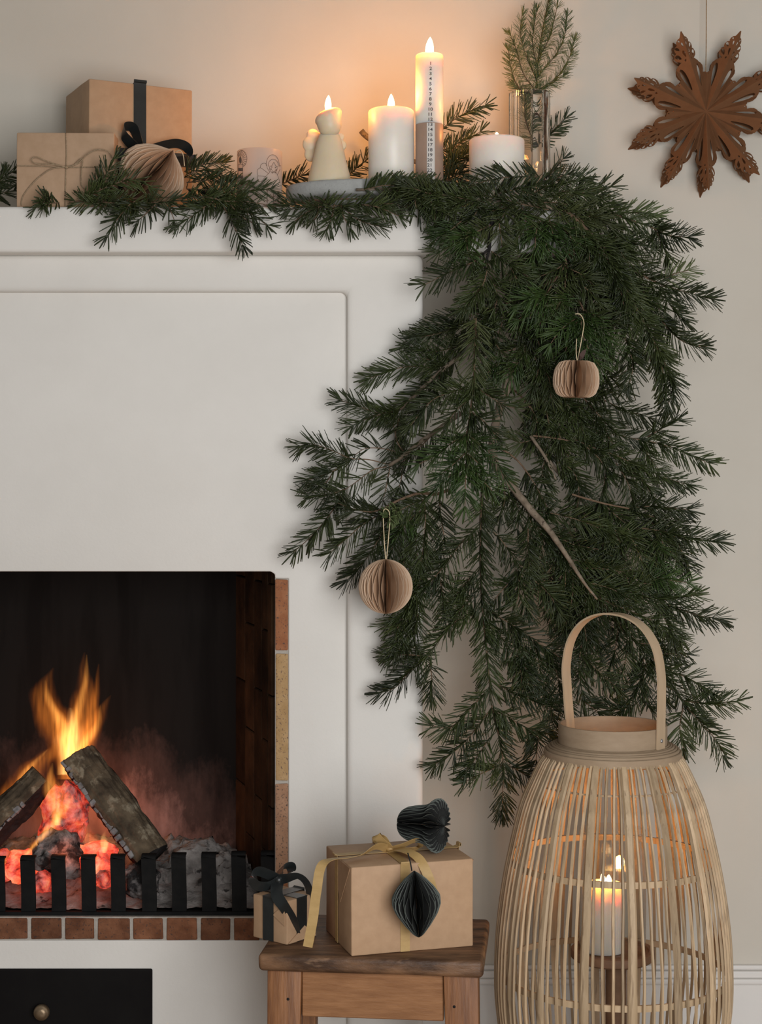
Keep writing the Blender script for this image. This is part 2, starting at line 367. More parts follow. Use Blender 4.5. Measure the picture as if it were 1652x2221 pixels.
# firebox
def soot_back():
    m = bpy.data.materials.new('fireback_soot'); m.use_nodes = True; nt = m.node_tree; N = nt.nodes; Lk = nt.links
    b = N['Principled BSDF']; b.inputs['Roughness'].default_value = .95; b.inputs['Specular IOR Level'].default_value = .1
    tc = N.new('ShaderNodeTexCoord')
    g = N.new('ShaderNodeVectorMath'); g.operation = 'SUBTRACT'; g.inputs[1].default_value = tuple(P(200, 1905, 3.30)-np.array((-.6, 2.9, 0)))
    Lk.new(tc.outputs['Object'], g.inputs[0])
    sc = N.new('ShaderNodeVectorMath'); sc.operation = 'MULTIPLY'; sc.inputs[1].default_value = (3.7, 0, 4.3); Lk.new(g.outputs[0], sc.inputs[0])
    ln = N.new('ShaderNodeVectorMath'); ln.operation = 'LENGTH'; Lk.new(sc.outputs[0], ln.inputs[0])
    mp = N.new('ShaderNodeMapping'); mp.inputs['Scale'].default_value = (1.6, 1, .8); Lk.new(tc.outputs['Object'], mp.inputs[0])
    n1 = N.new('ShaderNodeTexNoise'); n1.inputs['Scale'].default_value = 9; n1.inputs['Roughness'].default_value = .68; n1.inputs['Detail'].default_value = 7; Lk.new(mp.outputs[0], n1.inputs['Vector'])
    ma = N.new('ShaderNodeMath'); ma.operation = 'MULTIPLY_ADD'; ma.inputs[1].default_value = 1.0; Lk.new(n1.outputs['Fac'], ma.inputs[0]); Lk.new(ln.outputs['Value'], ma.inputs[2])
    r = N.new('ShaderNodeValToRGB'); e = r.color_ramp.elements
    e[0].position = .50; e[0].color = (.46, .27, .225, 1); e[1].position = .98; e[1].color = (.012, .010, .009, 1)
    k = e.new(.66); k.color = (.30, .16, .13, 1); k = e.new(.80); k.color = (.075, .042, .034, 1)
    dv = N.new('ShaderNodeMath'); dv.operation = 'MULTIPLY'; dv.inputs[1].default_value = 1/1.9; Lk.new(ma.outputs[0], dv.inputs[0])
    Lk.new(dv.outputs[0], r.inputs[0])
    mp2 = N.new('ShaderNodeMapping'); mp2.inputs['Scale'].default_value = (11, 1, 1.6); Lk.new(tc.outputs['Object'], mp2.inputs[0])
    n2 = N.new('ShaderNodeTexNoise'); n2.inputs['Scale'].default_value = 2; n2.inputs['Detail'].default_value = 5; Lk.new(mp2.outputs[0], n2.inputs['Vector'])
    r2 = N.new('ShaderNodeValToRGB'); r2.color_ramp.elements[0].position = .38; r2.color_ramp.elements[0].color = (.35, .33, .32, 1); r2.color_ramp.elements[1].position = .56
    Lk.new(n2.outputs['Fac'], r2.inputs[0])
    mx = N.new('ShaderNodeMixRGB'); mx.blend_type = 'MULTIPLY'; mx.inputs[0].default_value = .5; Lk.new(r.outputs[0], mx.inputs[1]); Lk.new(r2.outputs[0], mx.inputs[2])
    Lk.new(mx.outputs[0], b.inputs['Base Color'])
    bp = N.new('ShaderNodeBump'); bp.inputs['Strength'].default_value = .4; bp.inputs['Distance'].default_value = .004; Lk.new(n1.outputs['Fac'], bp.inputs['Height']); Lk.new(bp.outputs[0], b.inputs['Normal'])
    return m
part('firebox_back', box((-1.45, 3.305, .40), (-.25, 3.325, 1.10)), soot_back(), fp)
part('firebox_ceiling', box((-1.45, 2.999, 1.071), (-.19, 3.325, 1.10)), M_soot, fp)
part('firebox_floor', box((-1.45, 2.96, .395), (-.19, 3.325, .4325)), M_soot, fp)
# splayed brick cheek on the right, soldier bricks
A0 = np.array((-.1965, 3.0)); A1 = np.array((-.292, 3.31)); ad = unit(A1-A0); an = np.array((ad[1], -ad[0]))
if an[0] > 0: an = -an
Lc = np.linalg.norm(A1-A0)
part('firebox_cheek', (np.array([(*(A0-an*.004), .41), (*(A1-an*.004), .41), (*(A1-an*.004), 1.09), (*(A0-an*.004), 1.09), (-.19, 3.0, .41), (-.19, 3.32, .41), (-.19, 3.32, 1.09), (-.19, 3.0, 1.09)]), [[0, 1, 2, 3], [7, 6, 5, 4], [0, 4, 5, 1], [1, 5, 6, 2], [2, 6, 7, 3], [3, 7, 4, 0]]), pm('sooty_mortar', (.022, .015, .011), (.04, .028, .02), 20, .95, .3, 120, spec=.1), fp)
cols = np.array([0, .035, .085, .15, .235, 1.0*Lc])
for i in range(5):
    z = .434-(.11 if i % 2 else 0.02)*1.0
    while z < 1.07:
        z0 = max(z, .434); z1 = min(z+.21, 1.069)
        if z1-z0 > .015:
            v, f = box((cols[i]+.0015, -.008, z0+.001), (cols[i+1]-.0015, .002, z1-.001), .002, 1)
            w = np.array([(*(A0+ad*a+an*(-b)), c) for a, b, c in v]); w[:, :2] += 0
            part('brick', (noise_disp(w, .001, 50, R.uniform(0, 30)), f), M_brick_s, fp)
        z += .21
# ash door below the hearth
dr = part('ash_door', box((-1.02, 2.950, .085), (xx(331), 2.957, zy(2100)), .003, 2), M_door, fp)
kp = P(92, 2193, 2.94)
kn = lathe([(.006, 0), (.006, .008), (.011, .010), (.0145, .015), (.0145, .021), (.0125, .025), (.0105, .0255), (.010, .027), (0.004, .028)], 24)
kv = kn[0][:, [0, 2, 1]].copy(); kv[:, 1] = -kv[:, 1]; kv += np.array((kp[0], 2.951, kp[2]))
part('knob', (kv, kn[1]), M_brass, dr, smooth=True)

# ------------------------------------------------------------------ fire grate (bars), logs, ash, embers, flames
gr = thing('fire_grate', 'low black iron fire grate of flat upright bars across the hearth', 'grate', (-.5, 2.975, .433))
part('bottom_rail', box((-1.2, 2.966, .4335), (-.199, 2.978, .4405), .0015), M_iron, gr)
for cx, ty in ((-5, 1862), (61, 1860), (127, 1858), (192, 1858), (256, 1857), (323, 1856), (388, 1854), (453, 1853), (518, 1851), (582, 1850)):
    x0 = xx(cx+1, 2.972); x1 = xx(cx-1, 2.972); zt = zy(ty, 2.972)
    v, f = ribbon([(x0, 2.972, .4345), (x0, 2.972, .47), (x1, 2.972, zt-.012), (x1, 2.9715, zt-.004), (x1, 2.976, zt), (x1, 2.986, zt)], (1, 0, 0), .0268, .0035, 5)
    part('bar', (v, f), M_iron, gr, auto=50)

def log(name, label, p0, p1, r0, r1, flat_dir, seed):
    p0 = np.array(p0); p1 = np.array(p1); ax = unit(p1-p0); fd = unit(np.asarray(flat_dir)-ax*np.dot(flat_dir, ax)); sd = np.cross(ax, fd)
    t = thing(name, label, 'log', (p0+p1)/2-np.array((0, 0, .0)))
    n, m = 110, 60; V, Fc = [], []; mi = []
    from mathutils import noise as nz
    for i in range(m):
        s = i/(m-1); c = p0+(p1-p0)*s; r = r0+(r1-r0)*s
        for k in range(n):
            a = 2*math.pi*k/n; q = r*(1+.10*nz.noise(Vector((math.cos(a)*2+seed, math.sin(a)*2, s*3)))+.07*nz.noise(Vector((math.cos(a)*6+seed, math.sin(a)*6, s*5)))+.06*nz.noise(Vector((math.cos(a)*13+seed, math.sin(a)*13, s*4)))+.04*nz.noise(Vector((math.cos(a)*26+seed, math.sin(a)*26, s*14))))
            u = q*math.cos(a); w = q*math.sin(a)
            u = min(u, .42*r+.004*nz.noise(Vector((w*60, s*20, seed))))
            V.append(c+fd*u+sd*w)
    for i in range(m-1):
        for k in range(n):
            k2 = (k+1) % n; Fc.append([i*n+k, i*n+k2, (i+1)*n+k2, (i+1)*n+k])
            a = 2*math.pi*(k+.5)/n; mi.append(1 if math.cos(a) > .40 else 0)
    Fc.append(list(range(n))[::-1]); Fc.append([(m-1)*n+k for k in range(n)]); mi += [1, 1]
    part('bark', (np.array(V), Fc), [M_bark, M_char], t, smooth=True, midx=mi)
    return t, ax, fd, sd
lg, ax, fd, sd = log('firewood_log', 'split log leaning right with mottled bark and charred ashy left edge', P(160, 1652, 3.13), P(318, 1868, 3.06), .050, .048, (-1.0, -.25, -.35), 3.1)
# white ash blocks along its burnt edge
p0 = P(160, 1652, 3.13); p1 = P(318, 1868, 3.06)
for i in range(17):
    s = .02+.9*i/16; c = p0+(p1-p0)*s+fd*.0195
    sgn = sd if np.dot(sd, (0, -1, 0)) > 0 else -sd
    c = c+sgn*(.0425+R.uniform(-.003, .003))
    v, f = box((-.0055, -.005, -.0062), (.0055, .005, .0062), .0015, 1)
    bas = np.stack([fd, sgn, ax], 1); v = noise_disp(v*np.array([R.uniform(.6, 1.25) for _ in range(3)]), .0022, 150, i) @ bas.T + c
    part('ash_block', (v, f), M_charash, lg)
lg2, ax2, fd2, sd2 = log('firewood_log', 'round bark-covered log leaning left against the other log', P(100, 1692, 3.10), P(-74, 1862, 3.05), .037, .044, (.8, -.35, -.6), 9.3)
p0 = P(100, 1692, 3.10); p1 = P(-74, 1862, 3.05)
for i in range(12):
    s = .30+.66*i/11; sgn = sd2 if np.dot(sd2, (0, -1, 0)) > 0 else -sd2
    c = p0+(p1-p0)*s+fd2*.0160+sgn*(.034+R.uniform(-.003, .003))
    v, f = box((-.005, -.005, -.006), (.005, .005, .006), .0015, 1)
    bas = np.stack([fd2, sgn, ax2], 1); part('ash_block', (noise_disp(v*np.array([R.uniform(.6, 1.25) for _ in range(3)]), .0022, 150, i) @ bas.T + c, f), M_charash, lg2)

def ash_bed():
    from mathutils import noise as nz
    nx, ny = 150, 46; X0, X1, Y0, Y1 = -1.15, -.212, 2.99, 3.30
    V, Fc = [], []
    for j in range(ny):
        for i in range(nx):
            x = X0+(X1-X0)*i/(nx-1); y = Y0+(Y1-Y0)*j/(ny-1); s = j/(ny-1)
            lim = -.205-(y-3.0)*.31; x = min(x, lim)
            h = .006+.050*s
            h += .055*math.exp(-((x+.40)/.085)**2-((y-3.16)/.08)**2)
            h += .032*math.exp(-((x+.30)/.05)**2-((y-3.10)/.07)**2)
            h += .05*math.exp(-((x+.64)/.15)**2-((y-3.2)/.1)**2)
            h += (.016*nz.noise(Vector((x*22, y*22, 1)))+.012*nz.noise(Vector((x*55, y*55, 3)))+.007*nz.noise(Vector((x*130, y*130, 5))))*min(1, .25+1.6*s)
            V.append((x, y, .434+max(h, .001)))
    for j in range(ny-1):
        for i in range(nx-1):
            a = j*nx+i; Fc.append([a, a+1, a+nx+1, a+nx])
    return np.array(V), Fc
tag(part('ash_bed', ash_bed(), M_ash, smooth=True), 'grey ash heaped over the hearth behind the grate', 'ash', kind='stuff')

def ember_mat(name, strength, glow, scale=34):
    m = bpy.data.materials.new(name); m.use_nodes = True; nt = m.node_tree; N = nt.nodes; Lk = nt.links
    b = N['Principled BSDF']; b.inputs['Roughness'].default_value = .95
    tc = N.new('ShaderNodeTexCoord'); n = N.new('ShaderNodeTexNoise'); n.inputs['Scale'].default_value = scale; n.inputs['Detail'].default_value = 8; n.inputs['Roughness'].default_value = .62
    n.inputs['Distortion'].default_value = .7; Lk.new(tc.outputs['Object'], n.inputs['Vector'])
    r = N.new('ShaderNodeValToRGB'); e = r.color_ramp.elements
    e[0].position = .36; e[0].color = (.012, .002, .002, 1); e[1].position = .76; e[1].color = (1.0, .50, .22, 1)
    for p_, c_ in ((.44, (.30, .012, .006, 1)), (.53, (.85, .055, .025, 1)), (.62, (1.0, .16, .06, 1))):
        k = e.new(max(.05, p_-glow)); k.color = c_
    Lk.new(n.outputs['Fac'], r.inputs[0])
    n2 = N.new('ShaderNodeTexNoise'); n2.inputs['Scale'].default_value = scale*1.7; n2.inputs['Detail'].default_value = 6; Lk.new(tc.outputs['Object'], n2.inputs['Vector'])
    r2 = N.new('ShaderNodeValToRGB'); r2.color_ramp.elements[0].position = .40; r2.color_ramp.elements[0].color = (.03, .02, .02, 1); r2.color_ramp.elements[1].position = .62; r2.color_ramp.elements[1].color = (.34, .24, .22, 1)
    Lk.new(n2.outputs['Fac'], r2.inputs[0]); Lk.new(r2.outputs[0], b.inputs['Base Color'])
    Lk.new(r.outputs[0], b.inputs['Emission Color']); b.inputs['Emission Strength'].default_value = strength
    bp = N.new('ShaderNodeBump'); bp.inputs['Strength'].default_value = 1; bp.inputs['Distance'].default_value = .008; Lk.new(n.outputs['Fac'], bp.inputs['Height']); Lk.new(bp.outputs[0], b.inputs['Normal'])
    return m
M_ember = ember_mat('ember', .72, .0)
M_ember_h = ember_mat('ember_hot', 1.15, .06)
def chunk(name, label, px, py, Y, sx, sy, sz, mat, seed, rot=0.0, tilt=0.0, cat='ember'):
    bm = bmesh.new(); bmesh.ops.create_icosphere(bm, subdivisions=4, radius=.56); v, f = _bm_out(bm)
    v = np.sign(v)*np.abs(v)**.8*.9; v = noise_disp(v, .20, 2.4, seed); v = noise_disp(v, .10, 6, seed+5); v = noise_disp(v, .045, 15, seed+9)
    c, s = math.cos(tilt), math.sin(tilt); v = v*np.array((sx, sy, sz)); v = v @ np.array([[c, 0, s], [0, 1, 0], [-s, 0, c]]).T
    cc, ss = math.cos(rot), math.sin(rot); v = v @ np.array([[cc, -ss, 0], [ss, cc, 0], [0, 0, 1]]).T + P(px, py, Y)
    return tag(part(name, (v, f), mat, smooth=True), label, cat)
M_charc = pm('charred_block', (.02, .018, .018), (.24, .215, .205), 24, .95, .9, 80, spec=.1, lo=.42, hi=.58)
chunk('charred_chunk', 'grey cracked charred wood chunk sitting in front of the embers', 127, 1852, 3.045, .078, .07, .075, M_charc, 2.2, .3, .15)
chunk('glowing_ember', 'tall red glowing ember block standing between the two logs', 137, 1775, 3.10, .075, .06, .11, M_ember, 4.4, .2, .05)
chunk('glowing_ember', 'orange glowing ember lying at the foot of the left log', 62, 1876, 3.05, .08, .06, .05, M_ember_h, 6.1, .5)
chunk('glowing_ember', 'orange glowing ember under the right log beside the charred chunk', 205, 1866, 3.06, .075, .06, .055, M_ember_h, 7.7, -.4)
chunk('glowing_ember', 'low red ember glowing behind the leftmost visible grate bars', 8, 1880, 3.08, .08, .06, .05, M_ember, 8.9, .1)
chunk('glowing_ember', 'small pink red ember below the charred chunk in the ash', 100, 1912, 3.03, .06, .04, .035, M_ember, 10.3, .8)
chunk('glowing_ember', 'small red ember right of centre under the log', 228, 1905, 3.03, .04, .04, .03, M_ember, 12.3, .8)
chunk('ash_lump', 'pale grey ash lump with black side right of the log foot', 310, 1912, 3.02, .06, .04, .05, M_charc, 14.3, .4, .3, 'ash')
chunk('ash_lump', 'large crumbly grey ash lump heaped near the right cheek', 428, 1868, 3.12, .085, .07, .075, M_ash, 16.3, .2, .1, 'ash')
chunk('ash_lump', 'crumbly grey ash lump behind the two rightmost grate gaps', 485, 1893, 3.08, .06, .05, .06, M_ash, 18.8, .7, -.1, 'ash')
chunk('ash_lump', 'grey ash lump in the gap between middle grate bars', 352, 1900, 3.10, .07, .06, .05, M_ash, 21.8, .7, -.1, 'ash')

# flames: glowing gas volumes
FM_o = ((1.0, .19, .018), (1.0, .29, .038), 30)
FM_y = ((1.0, .25, .03), (1.0, .42, .08), 62)
FM_c = ((1.0, .36, .06), (1.0, .58, .20), 75)
FM_r = ((1.0, .09, .02), (1.0, .16, .04), 26)
fire = thing('fire', 'orange flames licking up around the two leaning logs', 'fire', P(140, 1880, 3.12))
def tongue(pts, rads, mat, Y, thick=.55):
    path = cr([P(x, y, Y) for x, y in pts], 6); m = len(path)
    rr = np.maximum(np.interp(np.linspace(0, 1, m), np.linspace(0, 1, len(rads)), rads)/1115.0*1.35, 3e-4)
    n = 12; V, Fc = [], []
    for i in range(m):
        for k in range(n):
            a = 2*math.pi*k/n; V.append(path[i]+rr[i]*1.45*np.array((math.cos(a), math.sin(a)*thick, 0)))
    for i in range(m-1):
        for k in range(n):
            k2 = (k+1) % n; Fc.append([i*n+k, i*n+k2, (i+1)*n+k2, (i+1)*n+k])
    Fc.append(list(range(n))[::-1]); Fc.append([(m-1)*n+k for k in range(n)])
    o = np.argsort(path[:, 2]); zs, xs, rs = path[o, 2], path[o, 0], rr[o]
    part('flame_tongue', (np.array(V), Fc), fire_mat('flame_gas', mat[0], mat[1], mat[2]*(.026/max(rr))**.8, zs, xs, rs, Y, thick, ORG[fire]), fire, smooth=True)
tongue([(140, 1690), (146, 1640), (132, 1590), (108, 1545), (94, 1505), (100, 1475), (116, 1448)], [14, 30, 38, 36, 26, 14, 2], FM_o, 3.195)
tongue([(150, 1690), (156, 1640), (166, 1590), (178, 1545), (186, 1495), (180, 1455), (183, 1415)], [16, 34, 42, 36, 19, 11, 2], FM_o, 3.185)
tongue([(160, 1690), (170, 1640), (188, 1592), (206, 1562), (222, 1535), (240, 1508)], [14, 26, 28, 20, 11, 2], FM_o, 3.20)
tongue([(150, 1660), (154, 1610), (160, 1570), (174, 1520), (187, 1470), (188, 1420)], [10, 14, 14, 10, 7, 1.5], FM_y, 3.18)
tongue([(180, 1660), (190, 1600), (201, 1550), (207, 1500), (214, 1440)], [10, 13, 13, 9, 1.5], FM_o, 3.19)
tongue([(146, 1660), (142, 1610), (128, 1560), (104, 1512), (98, 1475)], [12, 15, 14, 9, 2], FM_y, 3.19)
tongue([(150, 1680), (152, 1640), (152, 1600), (156, 1570), (152, 1535)], [22, 28, 28, 20, 4], FM_c, 3.18)
tongue([(168, 1670), (176, 1624), (194, 1597), (213, 1565), (218, 1530)], [10, 14, 14, 9, 1.5], FM_y, 3.19)
tongue([(0, 1800), (20, 1765), (42, 1710), (70, 1665), (104, 1636), (126, 1606)], [12, 18, 26, 28, 22, 2], FM_o, 3.21)
tongue([(4, 1785), (20, 1750), (36, 1712), (62, 1670), (104, 1625)], [8, 12, 14, 12, 2], FM_y, 3.20)
tongue([(-34, 1800), (-12, 1760), (12, 1720), (22, 1680)], [20, 26, 18, 2], FM_o, 3.20)
tongue([(124, 1790), (116, 1745), (106, 1705), (114, 1655)], [8, 15, 12, 2], FM_y, 3.025)
tongue([(52, 1858), (90, 1818), (120, 1780), (150, 1738), (148, 1715)], [4, 9, 12, 9, 2], FM_y, 3.025)
tongue([(140, 1775), (130, 1725), (112, 1690), (104, 1650)], [7, 14, 10, 2], FM_o, 3.03)
tongue([(226, 1850), (228, 1832), (225, 1816), (229, 1800)], [4, 9, 6, 1], FM_c, 3.015)
tongue([(236, 1866), (202, 1832), (174, 1790), (148, 1745)], [8, 18, 16, 3], FM_r, 3.07)
tongue([(60, 1900), (62, 1862), (84, 1826), (100, 1790)], [10, 18, 14, 2], FM_o, 3.03)
tongue([(190, 1900), (200, 1868), (216, 1838), (208, 1810)], [8, 14, 10, 2], FM_o, 3.03)
tongue([(-6, 1900), (8, 1868), (26, 1836)], [10, 16, 3], FM_o, 3.04)
point_light('fire_glow', P(155, 1590, 3.13), .26, (1.0, .40, .14), .05, fire)
point_light('fire_glow', P(190, 1740, 3.215), .34, (1.0, .36, .16), .03, fire)
point_light('ember_glow', P(140, 1850, 3.0), .22, (1.0, .22, .10), .03, fire)

# ------------------------------------------------------------------ honeycomb paper ornaments
def basis_from_axis(axis, face=(0, -1, 0)):
    z = unit(axis); x = unit(np.asarray(face)-z*np.dot(face, z)); y = np.cross(z, x)
    return np.stack([x, y, z], 1)
def honeycomb(name, label, center, B, prof, n, mats, cells=3, gap=1.0, inner=.025, amp=.86, tops=None):
    t = thing(name, label, 'ornament', center)
    prof = np.asarray(prof, float); d = np.linalg.norm(np.diff(prof, axis=0), axis=1); s = np.concatenate([[0], np.cumsum(d)]); s /= s[-1]
    S = np.linspace(0, 1, 25); r = np.interp(S, s, prof[:, 0]); z = np.interp(S, s, prof[:, 1])
    w = np.array([1+gap*math.exp(-((((k+.5)/n*360+180) % 360-180)/22)**2) for k in range(n)]); ang = np.concatenate([[0], np.cumsum(w)])[:n]/w.sum()*2*math.pi
    D = 2*math.pi/n
    meshes = []
    rf = np.array([inner, .5, .955, 1.0])
    for par in (1, -1):
        V, Fc, mi = [], [], []
        for i in range(25):
            off = par*D/2*amp*math.cos(2*math.pi*cells*S[i])
            for q in rf:
                a = off*(q if q > .4 else .3); V.append((r[i]*q*math.cos(a), r[i]*q*math.sin(a), z[i]))
        k = len(rf)
        for i in range(24):
            for j in range(k-1):
                Fc.append((i*k+j, i*k+j+1, (i+1)*k+j+1, (i+1)*k+j)); mi.append(1 if j == k-2 else 0)
        me = bpy.data.meshes.new('paper_leaf'); me.from_pydata(V, [], Fc); me.update()
        for m in mats: me.materials.append(m)
        me.polygons.foreach_set('material_index', mi); me.polygons.foreach_set('use_smooth', [True]*len(Fc)); meshes.append(me)
    Bm = Matrix(B.tolist()).to_4x4()
    for k in range(n):
        o = bpy.data.objects.new('paper_leaf', meshes[k % 2]); COL.objects.link(o); o.parent = t
        o.matrix_basis = Bm @ Matrix.Rotation(ang[k], 4, 'Z')
    return t
def loop_thread(parent, pts, r=.0009, name='hanging_thread', mat=None):
    part(name, tube(resample(cr(pts, 6), .004)[0], r, 5), mat or M_thread, parent, smooth=True)
circ = [(math.sin(a), -math.cos(a)) for a in np.linspace(0.06, math.pi-.06, 24)]

# hanging kraft ball
c = P(836, 1272, 2.80); rb = .0475
b1 = honeycomb('paper_ball', 'round kraft honeycomb paper ball hanging from the lower left fir branch', c, basis_from_axis((0, 0, 1), (.05, -1, 0)), [(rb*a, rb*b) for a, b in circ], 64, [M_honey, M_honey_e], 2, 1.0)
loop_thread(b1, [P(838, 1213, 2.80), P(842, 1170, 2.80), P(845, 1118, 2.80), P(838, 1104, 2.80), P(831, 1112, 2.80), P(833, 1170, 2.80), P(836, 1213, 2.80)])
# hanging kraft apple
ap = [(.002, -.026), (.014, -.031), (.024, -.0315), (.034, -.026), (.040, -.012), (.0405, .003), (.038, .018), (.031, .029), (.020, .033), (.008, .030), (.002, .026)]
c = P(1249, 823, 2.80)
a1 = honeycomb('paper_apple', 'flattened kraft honeycomb paper apple with brown leaf hanging on the fir', c, basis_from_axis((0.03, 0, 1), (.12, -1, 0)), ap, 54, [M_honey, M_honey_e], 2, 1.3)
loop_thread(a1, [P(1252, 783, 2.80), P(1262, 730, 2.80), P(1266, 700, 2.80), P(1258, 682, 2.79), P(1247, 681, 2.79)])
loop_thread(a1, [P(1251, 783, 2.80), P(1249, 762, 2.80), P(1250, 735, 2.81)])
lv = [P(1256, 783, 2.795), P(1256, 770, 2.79), P(1262, 761, 2.79), P(1271, 757, 2.79), P(1269, 768, 2.79), P(1264, 777, 2.79)]
part('paper_leaf_tag', (np.vstack([np.array(lv), np.array(lv)+np.array((0, .0008, 0))]), [[0, 1, 2, 3, 4, 5], [11, 10, 9, 8, 7, 6]]+[[i, (i+1) % 6, (i+1) % 6+6, i+6] for i in range(6)]), pm('brown_leaf', (.06, .03, .022), rough=.8), a1)
# kraft onion lying on the mantel
on = [(.001, -.056), (.012, -.052), (.030, -.045), (.047, -.032), (.057, -.013), (.059, .004), (.053, .020), (.041, .034), (.027, .043), (.014, .049), (.004, .054), (.001, .056)]
c = P(330, 379, 2.955); on = [(a*1.08, b*1.08) for a, b in on]
o1 = honeycomb('paper_onion', 'tilted kraft honeycomb paper onion lying against the large mantel gift', c, basis_from_axis((.58, -.22, .60), (-.5, -.8, -.3)), on, 56, [M_honey, M_honey_e], 2, .3)
loop_thread(o1, [P(380, 330, 2.96), P(390, 326, 2.955), P(397, 336, 2.955), P(400, 360, 2.955)])
# charcoal drop in front of the stool gift
dp = [(.001, -.0535), (.008, -.049), (.021, -.032), (.033, -.013), (.0385, .002), (.0375, .012), (.030, .025), (.018, .039), (.008, .048), (.001, .0535)]
c = P(903, 1961, 2.482)
d1 = honeycomb('paper_drop', 'charcoal honeycomb paper drop hanging on the front of the gold ribboned gift', c, basis_from_axis((-.07, -.12, 1), (.1, -1, 0)), dp, 44, [M_dark, M_dark_e], 2, .5)
loop_thread(d1, [P(893, 1889, 2.49), P(889, 1868, 2.492), P(884, 1850, 2.50)], .0011, mat=M_dark)
# charcoal bell lying on the stool gift
be = [(.001, -.044), (.010, -.0425), (.020, -.038), (.0265, -.028), (.030, -.012), (.0315, .002), (.0345, .012), (.0415, .020), (.0445, .026), (.042, .0315), (.030, .034), (.016, .0335), (.006, .036), (.001, .0375)]
c = P(917, 1784, 2.60); c[2] = SEAT+.139+.0455
e1 = honeycomb('paper_bell', 'charcoal honeycomb paper bell lying on top of the gold ribboned gift', c, basis_from_axis((.86, -.42, .02), (0, -1, .3)), be, 52, [M_dark, M_dark_e], 2, .2)

# ------------------------------------------------------------------ candles
def flame(parent, base, h, w, lean=0.0, power=1.0, light=True, color=(1.0, .37, .055)):
    prof = [(.16, 0), (.34, .06), (.44, .15), (.50, .30), (.49, .45), (.42, .62), (.29, .79), (.13, .93), (.0, 1.0)]
    v, f = lathe([(r*w, z*h) for r, z in prof], 14, cap=False); v[:, 0] += lean*(v[:, 2]/h)**2*w; v += np.asarray(base)
    part('flame', (v, f), M_flame, parent, smooth=True)
    v, f = lathe([(r*w*.62, z*h*.8+h*.07) for r, z in prof], 14, cap=False); v[:, 0] += lean*(v[:, 2]/h)**2*w; v += np.asarray(base)
    part('flame_core', (v, f), M_flame_c, parent, smooth=True)
    if light: point_light('flame_light', np.asarray(base)+np.array((0, 0, h*.55)), power, color, .012, parent)
def wick(parent, base, h=.008):
    part('wick', tube([np.asarray(base)+np.array((0, 0, z)) for z in (-.003, h*.5, h)], .0011, 6), M_wick, parent)
def pillar(name, label, x, y, z0, z1, r, mat, fl, parent=None, dish=.004, power=1.0, lean=0.0, light=True):
    t = thing(name, label, 'candle', (x, y, z0))
    h = z1-z0
    part('wax', lathe([(r-.0015, 0), (r, .0015), (r, h-.004), (r-.001, h-.0015), (r-.003, h), (r*.75, h-dish*.6), (r*.35, h-dish), (.001, h-dish)], 48, (x, y, z0)), mat, t, smooth=True)
    wick(t, (x, y, z1-dish), .007); flame(t, (x, y, z1-dish*.6), fl[0], fl[1], lean, power, light)
    return t
PW = .80
# tray
tray = thing('candle_tray', 'long oval grey concrete tray carrying three candles on the mantel', 'tray', (P(815, 400, 2.995)[0], 2.995, ZM))
tx = P(815, 400, 2.995)[0]; ZT = 1.786
part('plate', lathe([(.02, -.027), (.158, -.027), (.165, -.024), (.168, -.018), (.168, -.005), (.166, -.001), (.163, 0), (.001, 0)], 64, (tx, 2.995, ZT), squash=(1, .52)), M_conc, tray, auto=50)
part('foot', lathe([(.10, 0), (.10, .026)], 48, (tx, 2.995, ZM), squash=(1, .5)), M_conc, tray, auto=50)
xp = lambda px, Y: (px-826)/F*Y
zp = lambda py, Y: HC-(py-YH)/F*Y
pillar('pillar_candle', 'white pillar candle burning between the angel candle and numbered candle', xp(848, 2.965), 2.965, ZT, zp(228, 2.923), .0422, M_wax, (.033, .0135), power=PW)
# calendar candle
X, Y, r = xp(931, 2.957), 2.957, .0256; z1 = zp(112, Y-r); zb = zp(265, Y-r)
cal = thing('advent_candle', 'tall slim two-tone candle printed with the numbers 1 to 23', 'candle', (X, Y, ZT))
h = z1-ZT; hb = zb-ZT
part('upper_wax', lathe([(r, hb), (r, h-.0025), (r-.0015, h), (r*.7, h-.003), (r*.3, h-.005), (.001, h-.005)], 48, (X, Y, ZT)), M_wax, cal, smooth=True)
part('lower_wax', lathe([(r-.001, 0), (r, .001), (r, hb)], 48, (X, Y, ZT)), M_wax_t, cal, auto=60)
wick(cal, (X, Y, z1-.005), .007); flame(cal, (X, Y, z1-.003), .037, .0155, .1, PW)
def on_cyl(px, py, cx, cy, rr, pcx, prx):
    a = math.asin(max(-.98, min(.98, (px-pcx)/prx))); Yf = cy-rr*math.cos(a)
    return np.array((cx+rr*math.sin(a), Yf, zp(py, Yf)))
# pale strip behind the lower numbers
sv, sf = [], []
aa = np.linspace(-.21, .35, 9)
for k, a in enumerate(aa):
    for z in (ZT+.001, zb-.001): sv.append((X+(r+.0003)*math.sin(a), Y-(r+.0003)*math.cos(a), z))
for k in range(8): sf.append([2*k, 2*k+2, 2*k+3, 2*k+1])
part('number_strip', (np.array(sv), sf), M_strip, cal, smooth=True)
dg = bpy.context.evaluated_depsgraph_get()
def text_mesh(s, size):
    cu = bpy.data.curves.new('txt', 'FONT'); cu.body = s; cu.size = size; cu.align_x = 'CENTER'; cu.align_y = 'CENTER'; cu.offset = size*.018; cu.resolution_u = 4
    o = bpy.data.objects.new('txt', cu); COL.objects.link(o); bpy.context.view_layer.update()
    d = bpy.context.evaluated_depsgraph_get(); me = bpy.data.meshes.new_from_object(o.evaluated_get(d))
    V = np.array([v.co[:] for v in me.vertices]); Fc = [list(p.vertices) for p in me.polygons]
    bpy.data.objects.remove(o); bpy.data.curves.remove(cu); bpy.data.meshes.remove(me); return V, Fc
